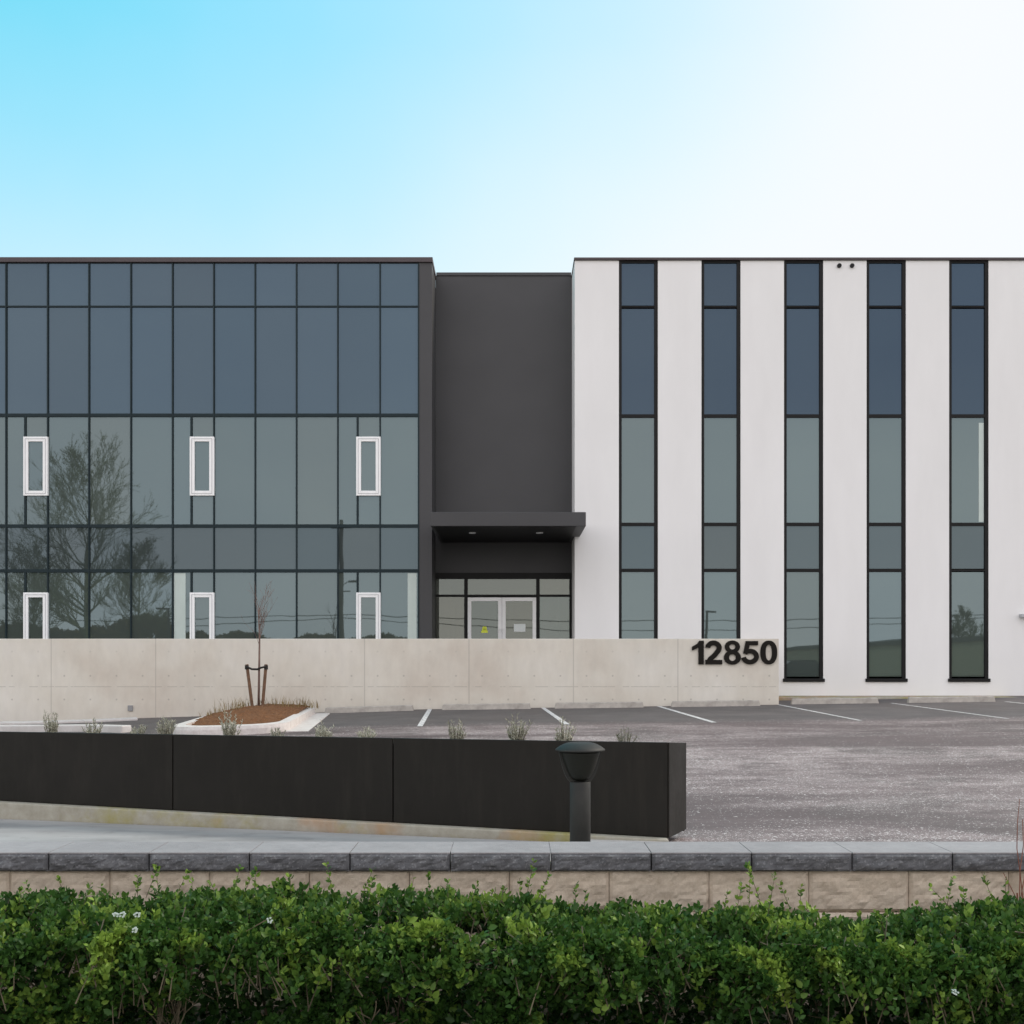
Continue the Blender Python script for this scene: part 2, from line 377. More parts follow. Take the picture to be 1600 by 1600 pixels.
g = MB().quad((-900, -900, -.32), (900, -900, -.32), (900, 900, -.32), (-900, 900, -.32))
tag(build(g, 'ground', M['grass']), kind='structure')
r_ = MB().quad((-300, -16, -.30), (300, -16, -.30), (300, -4, -.30), (-300, -4, -.30))
tag(build(r_, 'road', M['road']), kind='structure')
k_ = B(-300, 300, -4, -3.85, -.31, -.17); tag(build(k_, 'road_kerb', M['kerb']), kind='structure')
p_ = B(-300, 300, -3.85, -1.6, -.31, -.18); tag(build(p_, 'pavement', M['kerb']), kind='structure')
p_ = B(-30, 30, -1.6, 5.1, -.31, -.2); tag(build(p_, 'planting_bed', M['soil']), kind='structure')

xs = np.concatenate([np.linspace(-60, -16, 8), np.linspace(-15, 15, 61), np.linspace(16, 60, 8)]); ys = np.concatenate([[5.4], np.linspace(6, 30, 61), [34, 60]])
g = MB()
for y in ys:
    for x in xs: g.v.append((float(x), float(y), lot_z(x, y)))
nx = len(xs)
for j in range(len(ys) - 1):
    for i in range(nx - 1): g.f.append((j * nx + i, j * nx + i + 1, (j + 1) * nx + i + 1, (j + 1) * nx + i))
lot = tag(build(g, 'parking_lot', M['asphalt'], smooth=True), kind='structure')

def sheet_strip(p0, p1, w, dz, n=12):
    g = MB(); p0 = Vector(p0); p1 = Vector(p1); d = (p1 - p0).normalized(); q = Vector((-d.y, d.x)) * w / 2
    for i in range(n + 1):
        p = p0.lerp(p1, i / n)
        for s_ in (-1, 1):
            a = p + q * s_; g.v.append((a.x, a.y, lot_z(a.x, a.y) + dz))
    for i in range(n): g.f.append((2 * i, 2 * i + 2, 2 * i + 3, 2 * i + 1) if False else (2 * i + 1, 2 * i, 2 * i + 2, 2 * i + 3))
    return g
FARX = [X(p, 26) for p in (672, 848, 1028, 1215, 1392)]
NEARX = [X(p, 20.1) for p in (656, 886, 1116, 1345, 1575)]
for k, (a, b) in enumerate(zip(FARX, NEARX)):
    build(sheet_strip((b, 20.1), (a, 25.95), .10 if k < 3 else .075, .005), 'painted_line', M['paint'], lot)
a, b = FARX[-1] + 2.66, NEARX[-1] + 2.66
build(sheet_strip((b, 20.1), (a, 25.95), .10, .005), 'painted_line', M['paint'], lot)
tag(lot, kind='structure')

# ---------------------------------------------------------------- office building
D = 29.0; DR = 30.35; ZT = Z(403, D); ZB = -.3
def zz(py): return Z(py, D)
bld = empty('office_building', (0, D, .2))
tag(bld, 'two storey office building with dark glass curtain wall and white concrete piers', 'office building')
XL = X(10, D) - 6 * 1.081; XG = X(654, D); XLe = X(675, D); XRw = X(898, D); XRe = X(1740, D)
LZ0 = Z(1068, D)

# shell
m = MB(); m.box(XL - .3, XLe - .2, D + 12, D + 12.3, ZB, ZT - .2); m.box(XL - .6, XL - .3, D + .2, D + 12.3, ZB, ZT - .2)
m.box(XRe, XRe + .3, D + .3, D + 12.3, ZB, ZT - .2); m.box(XLe - .2, XRe, D + 12, D + 12.3, ZB, ZT - .2)
build(m, 'rear_wall', M['white_paint'], bld)
m = MB(); m.box(XL - .3, XLe - .03, D + .3, D + 12, ZT - .45, ZT - .25); m.box(XLe - .03, XRw + .03, DR + .25, D + 12, ZT - .45, ZT - .25); m.box(XRw + .03, XRe, D + .3, D + 12, ZT - .45, ZT - .25)
build(m, 'roof', M['roof'], bld)
# floors, ceilings, inner back wall and columns behind the glass
m = MB()
for z0, z1 in ((LZ0 - .3, LZ0 - .02), (zz(890), zz(824)), (zz(480), zz(430))):
    m.box(XL - .2, XLe - .22, D + .12, D + 9, z0, z1)
    m.box(XRw + .32, XRe - .1, D + .32, D + 9, z0, z1)
m.box(XL - .2, XLe - .22, D + 9, D + 9.15, ZB, ZT - .5); m.box(XRw + .32, XRe - .1, D + 9, D + 9.15, ZB, ZT - .5)
for cx in (-12.6, -8.2, -4.4): m.box(cx, cx + .4, D + 2.5, D + 2.9, LZ0, ZT - .6)
build(m, 'interior', M['ceiling'], bld)

# left glass block
mx = [X(10, D) - k * 1.081 for k in range(6, 0, -1)] + [X(p, D) for p in (10, 75, 139.5, 205, 270, 334.5, 399, 463.5, 528, 594, 654)]
rows = [411, 479, 649, 822, 892, 1066]
frame = MB()
MW = .036
for i, x in enumerate(mx):
    frame.box(x - MW / 2, x + MW / 2, D - .035, D + .12, LZ0, zz(411))
for py, h in ((479, .035), (649, .085), (822, .085), (892, .085), (1066, .1)):
    for i in range(len(mx) - 1):
        frame.box(mx[i] + MW / 2, mx[i + 1] - MW / 2, D - .030, D + .11, zz(py) - h / 2, zz(py) + h / 2)
op = [i for i in range(len(mx) - 1) if (i - 6) % 4 == 0]         # modules with an opening light in them
gl = []
def opener(x0, x1, z0, z1):
    f = .128
    o = empty('opening_window', ((x0 + x1) / 2, D, z0)); o.parent = bld; o.location = Vector(o.location) - Vector(ORG['office_building'])
    m = MB(); y0, y1 = D - .075, D + .05
    m.box(x0, x0 + f, y0, y1, z0, z1); m.box(x1 - f, x1, y0, y1, z0, z1)
    m.box(x0 + f, x1 - f, y0, y1, z0, z0 + f); m.box(x0 + f, x1 - f, y0, y1, z1 - f, z1)
    fr = build(m, 'window_frame', M['white_frame'], None, bevel=.008, org=ORG[o.name]); fr.parent = o; fr.location = (0, 0, 0)
    m = MB(); a = .05; y0, y1 = D - .082, D - .078
    for s_ in (0,):
        m.box(x0 + a, x0 + a + .01, y0, D - .07, z0 + a, z1 - a); m.box(x1 - a - .01, x1 - a, y0, D - .07, z0 + a, z1 - a)
        m.box(x0 + a + .01, x1 - a - .01, y0, D - .07, z1 - a - .01, z1 - a); m.box(x0 + a + .01, x1 - a - .01, y0, D - .07, z0 + a, z0 + a + .01)
    gk = build(m, 'gasket', M['gasket'], None, org=ORG[o.name]); gk.parent = o; gk.location = (0, 0, 0)
    p = build(B(x0 + f + .002, x1 - f - .002, D - .03, D - .02, z0 + f + .002, z1 - f - .002), 'pane', M['vision'], None, org=ORG[o.name]); p.parent = o; p.location = (0, 0, 0)
for i in range(len(mx) - 1):
    xa, xb = mx[i] + MW / 2 + .003, mx[i + 1] - MW / 2 - .003
    for r in range(5):
        za, zb = zz(rows[r + 1]) + .045, zz(rows[r]) - .045
        if r == 0: zb = zz(411) ; za = zz(479) + .028
        if r == 1: zb = zz(479) - .028
        vis = r in (2, 4); mt = M['vision'] if vis else (M['spandrel'] if r < 3 else M['spandrel_low'])
        if vis and i in op:
            w0 = xb - .56                                      # half-module mullion
            frame.box(w0 - .03, w0 + .02, D - .028, D + .11, za - .003, zb + .003)
            top = zz(683) if r == 2 else zz(926); bot = top - 92 / (F / D)
            opener(w0 - .035, xb + .04, bot, top)
            segs = [(xa, w0 - .033, za, zb), (w0 + .023, xb, top + .003, zb), (w0 + .023, xb, za, bot - .003)]
            for (a, b, c, d) in segs: build(B(a, b, D + .005, D + .03, c, d), 'glass_panel', mt, bld)
        else:
            build(B(xa, xb, D + .005, D + .03, za, zb), 'glass_panel', mt, bld)
build(frame, 'curtain_wall_frame', M['mullion'], bld)
# pale interior blinds / column covers just behind the ground floor glass
for p0, p1 in ((272, 290), (637, 651)):
    build(B(X(p0, D), X(p1, D), D - .002, D + .002, zz(1060), zz(895.5)), 'pale_panel', M['pale_panel'], bld)
# dark corner fin, parapet copings
m = MB(); m.box(XG + MW / 2, XLe, D - .02, D + .14, ZB, zz(411)); m.box(XLe - .2, XLe, D + .14, DR, ZB, zz(411) + .02)
build(m, 'corner_panel', M['dark_panel'], bld)
m = MB(); m.box(XL - .4, XLe + .02, D - .07, D + .32, zz(411) + .003, ZT); m.box(XLe - .3, XLe + .02, D + .32, DR - .002, zz(411) + .003, ZT)
m.box(XRw - .02, XRe, D - .05, D + .32, zz(407), ZT); m.box(XRw - .02, XRw + .28, D + .32, DR - .002, zz(407), ZT)
build(m, 'coping', M['coping'], bld, bevel=.01)
# recessed dark wall above the entrance
ZR = Z(426, DR); zr = lambda py: Z(py, DR)
m = MB(); m.box(XLe + .002, XRw - .002, DR, DR + .25, zr(895), ZR - .09)
build(m, 'recessed_wall', M['dark_panel'], bld)
build(B(XLe + .021, XRw - .021, DR - .03, DR + .28, ZR - .088, ZR), 'coping', M['dark_panel'], bld, bevel=.008)
# canopy, wrapping the corner of the white block
YC = 26.6; zc = lambda py: Z(py, YC)
cx0, cx1 = X(672.5, YC), X(915.5, YC); c0, c1 = zc(822), zc(800)
pts = [(cx0, YC), (cx1, YC), (cx1, D - .004), (XRw - .004, D - .004), (XRw - .004, DR - .004), (cx0, DR - .004)]
can = build(MB().prism(pts, c0, c1), 'canopy', M['dark_panel'], bld, bevel=.01)
soff = build(MB().prism([(cx0 + .08, YC + .08), (XRw - .1, YC + .08), (XRw - .1, DR - .01), (cx0 + .08, DR - .01)], c0 - .012, c0 - .002), 'soffit', M['dark_metal'], can)
for px in (738, 843):
    x = X(px, 27.9); d_ = MB().lathe([(.085, c0 - .03), (.085, c0 - .0125)], x, 27.9, 20)
    build(d_, 'downlight', M['white_frame'], can)
# storefront
ex0, ex1 = XLe + .003, XRw - .003; zf = .88
m = MB()
m.box(ex0, ex1, DR - .02, DR + .12, zr(904.5), zr(895) - .002)
V = [X(p, DR) for p in (678.5, 728, 840.5, 893)]
for v in (V[0], V[1], V[2], V[3] ): m.box(v - .045, v + .045, DR + .0, DR + .1, zf, zr(904.5) - .001)
for a, b in zip(V[:-1], V[1:]): m.box(a + .046, b - .046, DR + .005, DR + .09, zr(932.5), zr(929))
sf = build(m, 'storefront_frame', M['dark_metal'], bld)
for a, b in zip(V[:-1], V[1:]):
    build(B(a + .05, b - .05, DR + .04, DR + .055, zr(929) + .002, zr(904.5) - .003), 'storefront_glass', M['door_glass'], bld)
for a, b in ((V[0], V[1]), (V[2], V[3])):
    build(B(a + .05, b - .05, DR + .04, DR + .055, zf + .02, zr(932.5) - .003), 'storefront_glass', M['door_glass'], bld)
dm = (V[1] + V[2]) / 2
def door(x0, x1, side, sign):
    o = empty('entrance_door', ((x0 + x1) / 2, DR, zf)); o.parent = bld; o.location = Vector(o.location) - Vector(ORG['office_building'])
    def add(mb, n, mt, bv=0):
        q = build(mb, n, mt, None, bevel=bv, org=ORG[o.name]); q.parent = o; q.location = (0, 0, 0); return q
    zt = zr(933.5); s_ = .10; m = MB()
    m.box(x0, x0 + s_, DR - .01, DR + .05, zf + .01, zt); m.box(x1 - s_, x1, DR - .01, DR + .05, zf + .01, zt)
    m.box(x0 + s_, x1 - s_, DR - .01, DR + .05, zt - .1, zt); m.box(x0 + s_, x1 - s_, DR - .01, DR + .05, zf + .01, zf + .27)
    add(m, 'door_frame', M['alum'], .005)
    add(B(x0 + s_ + .002, x1 - s_ - .002, DR + .015, DR + .025, zf + .272, zt - .102), 'door_glass', M['door_glass'])
    hx = x1 - .05 if side > 0 else x0 + .05
    add(MB().tube([(hx, DR - .02, zf + .95), (hx, DR - .07, zf + .95), (hx, DR - .07, zf + 1.25), (hx, DR - .02, zf + 1.25)], .012, 8), 'door_handle', M['alum'])
    if sign == 'yellow':
        cxx, czz = X(757, DR), zr(983)
        mm = MB(); mm.box(cxx - .09, cxx + .09, DR + .008, DR + .013, czz - .1, czz - .04); mm.prism([(cxx - .07, czz - .038), (cxx + .07, czz - .038), (cxx + .05, czz + .07), (cxx - .05, czz + .07)], DR + .008, DR + .013, xz=True)
        add(mm, 'notice_card', M['yellow']); 
        mk = MB(); mk.box(cxx - .035, cxx + .035, DR + .004, DR + .007, czz - .02, czz + .015); add(mk, 'notice_symbol', mat_plain('olive_ink', (.35, .42, .03), .6))
    else:
        add(B(X(803, DR), X(821, DR), DR + .008, DR + .013, zr(987), zr(975)), 'notice_sheet', M['paper'])
door(V[1] + .048, dm - .004, 1, 'yellow'); door(dm + .004, V[2] - .048, -1, 'paper')
# lobby behind the doors
m = MB(); m.box(ex0 + .2, ex1 - .2, DR + 6, DR + 6.1, zf, zr(895)); m.box(ex0 + .02, ex0 + .1, DR + .14, DR + 6, zf, zr(895)); m.box(ex1 - .1, ex1 - .02, DR + .14, DR + 6, zf, zr(895))
m.box(ex0 + .1, ex1 - .1, DR + .27, DR + 6, zr(898), zr(896))
build(m, 'lobby', M['ceiling'], bld)
build(B(ex0 + .1, ex1 - .1, DR + .14, DR + 6, zf - .1, zf - .01), 'lobby_floor', M['floor_in'], bld)

# right block: white piers and full height strip windows
strips = [(967 + 129 * k, 1028 + 129 * k + (k * .2)) for k in range(6)]
wallz0 = Z(1087, D); ztop = zz(407) - .003
edges = [898]
for a, b in strips: edges += [a, b]
edges.append(1740)
WZ0 = Z(1065.5, D)
for i in range(0, len(edges), 2):
    x0, x1 = X(edges[i], D), X(edges[i + 1], D)
    m = MB(); m.box(x0, x1, D, D + .3, WZ0 if 0 < i else wallz0, ztop)
    if i > 0: m.v = []; m.f = []; m.box(x0, x1, D, D + .3, WZ0, ztop)
    if i == 0:
        m = MB(); m.box(x0, x1, D, D + .3, WZ0, ztop); m.box(x0, x0 + .2, D + .3, DR + .2, -.1, ztop)
    pier = build(m, 'white_pier', M['white_paint'], bld)
    if edges[i] > 1280 and edges[i] < 1300:
        for px in (1311, 1331):
            v = MB().tube([(X(px, D), D - .05, zz(415.5)), (X(px, D), D - .002, zz(415.5))], .055, 16); build(v, 'vent_pipe', M['dark_metal'], pier)
build(B(X(898, D), X(1740, D), D - .002, D + .3, wallz0, WZ0 - .0005), 'plinth_wall', M['white_paint'], bld)
build(B(X(898, D), X(1740, D), D - .0, D + .3, -.3, wallz0 - .002), 'foundation', M['mossy'], bld)
for k, (a, b) in enumerate(strips):
    x0, x1 = X(a, D), X(b, D); f = .075
    o = empty('strip_window', ((x0 + x1) / 2, D, WZ0)); o.parent = bld; o.location = Vector(o.location) - Vector(ORG['office_building'])
    def add(mb, n, mt, bv=0):
        q = build(mb, n, mt, None, bevel=bv, org=ORG[o.name]); q.parent = o; q.location = (0, 0, 0); return q
    m = MB(); yy0, yy1 = D + .02, D + .14
    m.box(x0 + .002, x0 + f, yy0, yy1, WZ0 + .09, ztop); m.box(x1 - f - .015, x1 - .002, yy0, yy1, WZ0 + .09, ztop)
    m.box(x0 + f, x1 - f - .015, yy0, yy1, ztop - .05, ztop - .001)
    for py, h in ((479, .03), (649.5, .085), (819, .085), (891, .075)):
        if py == 891 and k == 4: h = .04
        m.box(x0 + f, x1 - f - .015, yy0 + .005, yy1, zz(py) - h / 2, zz(py) + h / 2)
    add(m, 'window_frame', M['dark_metal'])
    add(B(x0 - .03, x1 + .03, D - .05, D + .16, WZ0 + .001, WZ0 + .088), 'window_sill', M['dark_metal'], .006)
    rr = [407, 479, 649.5, 819, 891, 1060]
    for r in range(5):
        mt = M['spandrel_r'] if r in (0, 1) else (M['spandrel_low'] if r == 3 else M['vision'])
        add(B(x0 + f + .002, x1 - f - .017, D + .06, D + .08, zz(rr[r + 1]) + .045, zz(rr[r]) - .045), 'pane', mt)
    if k == 4:
        add(B(x1 - f - .16, x1 - f - .03, D + .054, D + .059, zz(815), zz(660)), 'blind_edge', M['pale_panel'])

wl_ = build(B(X(1592, D), X(1622, D), D - .16, D - .003, zz(965), zz(959.5)), 'wall_light', M['gasket'], bld, bevel=.01)
# entry terrace behind the wall
tag(build(B(-24, 6.1, 26.3, D - .1, -.3, zf - .02), 'entry_terrace', M['sidewalk']), kind='structure')
tag(build(B(XLe - .1 + .15, XRw - .03, D - .098, DR + .13, -.3, zf - .024), 'entry_landing', M['sidewalk']), kind='structure')

# ---------------------------------------------------------------- concrete wall with the number
WY = 26.0; wz1 = Z(998, WY); wx1 = X(1217, WY)
m = MB(); m.box(-24, wx1, WY, WY + .25, -.45, wz1); m.box(wx1 - .25, wx1, WY + .252, D - .052, -.45, wz1)
cw = build(m, 'concrete_wall', M['concrete'], bevel=.012)
tag(cw, 'long cast concrete wall with tie holes carrying large black numerals', 'wall')
def ring(cx, cz, rx, rz, wx, wz, y0, y1, n=40, p=2.0, m=None):
    m = m or MB(); b = len(m.v)
    for k in range(n):
        a = 2 * math.pi * k / n; c, s_ = math.cos(a), math.sin(a)
        ex = math.copysign(abs(c) ** (2 / p), c); ez = math.copysign(abs(s_) ** (2 / p), s_)
        for (qx, qz) in ((rx, rz), (rx - wx, rz - wz)):
            for y in (y0, y1): m.v.append((cx + ex * qx, y, cz + ez * qz))
    for k in range(n):
        a = b + 4 * k; c = b + 4 * ((k + 1) % n)
        m.f += [(a, c, c + 2, a + 2), (a + 1, a + 3, c + 3, c + 1), (a, a + 1, c + 1, c), (a + 2, c + 2, c + 3, a + 3)]
    return m
def ribbon(pts, w, y0, y1, m=None):
    m = m or MB(); b = len(m.v); n = len(pts)
    for i, p in enumerate(pts):
        a = Vector(pts[max(0, i - 1)]); c = Vector(pts[min(n - 1, i + 1)]); d = (c - a).normalized(); q = Vector((-d.y, d.x))
        ww = w[i] if isinstance(w, list) else w
        for s_ in (-1, 1):
            v = Vector(p) + q * s_ * ww / 2
            m.v += [(v.x, y0, v.y), (v.x, y1, v.y)]
    for i in range(n - 1):
        a = b + 4 * i; c = a + 4
        m.f += [(a, c, c + 2, a + 2), (a + 1, a + 3, c + 3, c + 1), (a, a + 1, c + 1, c), (a + 2, c + 2, c + 3, a + 3)]
    m.f += [(b, b + 2, b + 3, b + 1), (b + 4 * (n - 1), b + 4 * (n - 1) + 1, b + 4 * (n - 1) + 3, b + 4 * (n - 1) + 2)]
    return m
U = WY / F   # metres per pixel on the wall
def PX(x): return X(x, WY)
def PZ(y): return Z(y, WY)
ya, yb = WY - .045, WY - .004
# 1
m = MB().prism([(PX(1091), PZ(1038)), (PX(1099.3), PZ(1038)), (PX(1099.3), PZ(1001)), (PX(1092.5), PZ(1001)), (PX(1089), PZ(1006)), (PX(1081), PZ(1010.5)), (PX(1081), PZ(1016.5)), (PX(1087), PZ(1014)), (PX(1091), PZ(1011.5))], ya, yb, xz=True)
build(m, 'digit', M['black_sign'], cw)
# 2
pts = []
for a in np.linspace(178, -38, 22): pts.append((PX(1114.6) + 8.9 * U * math.cos(R(a)), PZ(1012.3) + 7.8 * U * math.sin(R(a))))
pts += [(PX(1116), PZ(1024.2)), (PX(1109.5), PZ(1029.5)), (PX(1106), PZ(1035.5))]
m = ribbon(pts, [7.6 * U] * 24 + [7.0 * U], ya, yb); m.box(PX(1102), PX(1128), ya - .002, yb - .001, PZ(1038), PZ(1031))
build(m, 'digit', M['black_sign'], cw)
# 8
m = ring(PX(1144), PZ(1010.6), 11.8 * U, 9.9 * U, 7 * U, 5.7 * U, ya, yb); ring(PX(1144), PZ(1027.4), 13.2 * U, 11.2 * U, 7.8 * U, 5.9 * U, ya - .002, yb - .001, m=m)
build(m, 'digit', M['black_sign'], cw)
# 5
m = MB(); m.box(PX(1165.5), PX(1184), ya - .002, yb - .001, PZ(1008.2), PZ(1001.6))
ribbon([(PX(1168.3), PZ(1002.2)), (PX(1166.4), PZ(1012)), (PX(1164.3), PZ(1021.6))], 7 * U, ya, yb, m)
pts = [(PX(1171.5) + 10.1 * U * math.cos(R(a)), PZ(1025.8) + 8.6 * U * math.sin(R(a))) for a in np.linspace(142, -172, 30)]
ribbon(pts, 7.3 * U, ya - .004, yb - .002, m); build(m, 'digit', M['black_sign'], cw)
# 0
build(ring(PX(1200.8), PZ(1019.5), 13 * U, 18.6 * U, 8 * U, 6.2 * U, ya, yb, p=2.25), 'digit', M['black_sign'], cw)
# little wall outlet box
build(B(PX(200), PX(208), WY - .03, WY - .002, PZ(1111), PZ(1102)), 'outlet_box', mat_plain('grey_plastic', (.28, .28, .28), .6), cw, bevel=.008)

# ---------------------------------------------------------------- wheel stops
def wheel_stop(xc, y, w=2.05):
    z = lot_z(xc, y); o = MB(); h = .13
    sl = (lot_z(xc + 1, y) - lot_z(xc - 1, y)) / 2
    lo = [(-w / 2, -.08, -.03), (w / 2, -.08, -.03), (w / 2, .08, -.03), (-w / 2, .08, -.03)]; hi = [(-w / 2 + .03, -.055, h), (w / 2 - .03, -.055, h), (w / 2 - .03, .055, h), (-w / 2 + .03, .055, h)]
    f = lambda p: (xc + p[0], y + p[1], z + p[2] + sl * p[0])
    o.hexa([f(p) for p in lo], [f(p) for p in hi]); return build(o, 'wheel_stop', M['stop'], bevel=.02, org=(xc, y, z))
labs = ['low concrete wheel stop nearest the mulched kerb island', 'low concrete wheel stop against the wall under the entrance doors', 'low concrete wheel stop against the wall left of the black numerals',
        'low concrete wheel stop against the wall directly below the black numerals', 'low concrete wheel stop below the strip window beside the wall end', 'rightmost low concrete wheel stop by the white building base']
ws = [(577, 25.6), (760, 25.6), (936, 25.6), (1118, 25.6), (1304, 26.1), (1486, 26.1)]
for (px, y), lb in zip(ws, labs): tag(wheel_stop(X(px, y), y), lb, 'wheel stop', 'concrete wheel stops at the heads of the parking stalls')
tag(build(B(wx1 + .002, 16, D - .75, D - .002, -.2, lot_z(9, 28.5) + .05), 'building_kerb', M['mossy'], bevel=.02), kind='structure')

# ---------------------------------------------------------------- kerb island with mulch and staked sapling
def rounded(x0, x1, y0, y1, r, n=8, sk=0):
    P = []
    for cx, cy, a0 in ((x1 - r, y0 + r, -90), (x1 - r * .3, y1 - r * .3, 0), (x0 + r * .3, y1 - r * .3, 90), (x0 + r, y0 + r, 180)):
        rr = r if cy < (y0 + y1) / 2 else r * .3
        for k in range(n + 1):
            a = R(a0 + 90 * k / n); P.append((cx + rr * math.cos(a) + sk * (cy + rr * math.sin(a) - y0), cy + rr * math.sin(a)))
    return P
IX0, IX1, IY0, IY1 = -6.05, -3.95, 19.4, 25.3
outer = rounded(IX0, IX1, IY0, IY1, .75, sk=-.085); inner = rounded(IX0 + .2, IX1 - .2, IY0 + .2, IY1 - .15, .6, sk=-.085); n = len(outer)
g = MB()
for (ox, oy), (ix, iy) in zip(outer, inner):
    zo = lot_z(ox, oy); zi = lot_z(ix, iy)
    g.v += [(ox, oy, zo - .05), (ox, oy, zo + .10), (ox * .99 + ix * .01, oy * .9 + iy * .1, zo + .155), (ix, iy, zi + .165), (ix, iy, zi)]
for k in range(n):
    a = 5 * k; b = 5 * ((k + 1) % n)
    for j in range(4): g.f.append((a + j, b + j, b + j + 1, a + j + 1))
tag(build(g, 'island_kerb', M['island_kerb']), kind='structure')
# gutter pan on the right side of the island
g = MB(); g.hexa([(IX1 - .05, IY0 + .3, lot_z(IX1, IY0)), (IX1 + .35, IY0 + .3, lot_z(IX1, IY0)), (IX1 - .15, IY1 - .2, lot_z(IX1, IY1)), (IX1 - .5, IY1 - .2, lot_z(IX1, IY1))],
    [(IX1 - .05, IY0 + .3, lot_z(IX1, IY0) + .02), (IX1 + .35, IY0 + .3, lot_z(IX1, IY0) + .02), (IX1 - .15, IY1 - .2, lot_z(IX1, IY1) + .02), (IX1 - .5, IY1 - .2, lot_z(IX1, IY1) + .02)])
tag(build(g, 'gutter', M['island_kerb']), kind='structure')
random.seed(4)
def mound(x, y):
    cx, cy = -5.3, 23.6
    u = ((x - cx) / 1.15) ** 2 + ((y - cy) / 3.6) ** 2
    return .12 + .17 * max(0, 1 - u) + .035 * noise.noise(Vector((x * 6, y * 6, 0))) + .02 * noise.noise(Vector((x * 17, y * 17, 2)))
g = MB(); N = 90
for j in range(N + 1):
    for i in range(N + 1):
        y = IY0 + .15 + (IY1 - IY0 - .25) * j / N; x = IX0 + .12 + (IX1 - IX0 - .24) * i / N - .085 * (y - IY0)
        g.v.append((x, y, lot_z(x, y) + mound(x, y)))
for j in range(N):
    for i in range(N):
        c = Vector(g.v[j * (N + 1) + i]); u = abs((c.x + .085 * (c.y - IY0) - (IX0 + IX1) / 2) / ((IX1 - IX0) / 2 - .15)); w = (IY0 + .75 - c.y) / .6
        if w > 0 and u * u + w * w > 1.15: continue
        g.f.append((j * (N + 1) + i, j * (N + 1) + i + 1, (j + 1) * (N + 1) + i + 1, (j + 1) * (N + 1) + i))
tag(build(g, 'mulch_bed', M['mulch'], smooth=True), 'reddish brown bark mulch mounded inside the kerb island', 'mulch', kind='stuff')

def blades(name, mat, spots, seed, lean=.5, tone=None):
    rs = np.random.RandomState(seed); V_, F_, T_ = [], [], []
    for (x, y, z, h, w) in spots:
        a = rs.rand() * 6.283; l = lean * (rs.rand() - .1) * h; dx, dy = math.cos(a), math.sin(a); b = len(V_)
        px_, py_ = -dy * w / 2, dx * w / 2
        V_ += [(x - px_, y - py_, z), (x + px_, y + py_, z), (x + dx * l * .35 - px_ * .8, y + dy * l * .35 - py_ * .8, z + h * .55), (x + dx * l * .35 + px_ * .8, y + dy * l * .35 + py_ * .8, z + h * .55), (x + dx * l, y + dy * l, z + h)]
        F_ += [(b, b + 1, b + 3, b + 2), (b + 2, b + 3, b + 4)]; T_ += [rs.rand()] * 5
    return V_, F_, T_
def mesh_tone(name, V_, F_, T_, mat, parent=None, org=(0, 0, 0)):
    me = bpy.data.meshes.new(name); V_ = np.asarray(V_) - np.asarray(org)
    me.from_pydata(V_.tolist() if len(V_) < 200000 else V_.tolist(), [], F_); me.update()
    at = me.attributes.new('tone', 'FLOAT', 'POINT'); at.data.foreach_set('value', np.asarray(T_, dtype=np.float32))
    me.materials.append(mat); o = bpy.data.objects.new(name, me); col.objects.link(o)
    if parent: o.parent = parent
    else: o.location = org
    ORG[o.name] = tuple(org); return o
rs = np.random.RandomState(9); sp_ = []
cl = [(-6.0, 22.5, .16), (-5.75, 23.2, .22), (-4.75, 23.8, .24), (-5.1, 24.2, .22), (-5.9, 24.5, .3), (-4.6, 24.6, .28), (-6.25, 24.6, .34), (-5.6, 24.9, .2), (-4.45, 25.0, .2)]
for cx, cy, hh in cl:
    for _ in range(34):
        x = cx + rs.normal() * .10; y = cy + rs.normal() * .15; sp_.append((x, y, lot_z(x, y) + mound(x, y) - .01, hh * (.4 + .7 * rs.rand()), .011))
tag(mesh_tone('dry_grass', *blades('g', None, sp_, 3, 1.0), M['dry_grass']), 'thin dry grass tufts in the island mulch', 'grass', kind='stuff')

# sapling
def branchy(m, p, d, L, r, depth, rnd, seg=4, spread=.5, up=.25, n=4, taper=.62, kids=(2, 4), rmin=.0):
    pts = [p.copy()]; dirs = d.copy(); rad = [r]
    for i in range(n):
        dirs = (dirs + Vector((rnd.gauss(0, .10), rnd.gauss(0, .10), rnd.gauss(0, .06) + .03))).normalized(); pts.append(pts[-1] + dirs * (L / n)); rad.append(max(rmin, r * (1 - (1 - taper) * (i + 1) / n)))
    m.tube([tuple(q) for q in pts], rad, seg, cap=False)
    if depth <= 0: return
    for k in range(rnd.randint(*kids)):
        i = rnd.randint(max(1, n // 2), n); a = rnd.random() * 6.283; o = dirs.orthogonal().normalized(); o.rotate(Matrix.Rotation(a, 3, dirs))
        nd = (dirs + o * spread * rnd.uniform(.6, 1.4) + Vector((0, 0, up))).normalized()
        branchy(m, pts[i], nd, L * rnd.uniform(.6, .85), rad[i] * .72, depth - 1, rnd, seg, spread, up, n, taper, kids, rmin)
ty = 24.0; tx = X(404, ty); tz = lot_z(tx, ty) + mound(tx, ty) - .03
tr = empty('young_tree', (tx, ty, tz)); tag(tr, 'bare young street tree tied between two stakes in the mulched island', 'tree')
m = MB(); hp = [(tx, ty, tz), (tx + .01, ty, tz + .7), (tx + .02, ty, tz + 1.45), (tx + .0, ty, tz + 2.1)]
m.tube(hp, [.026, .022, .017, .009], 8); build(m, 'trunk', M['twig'], tr, smooth=True)
rnd = random.Random(5); m = MB()
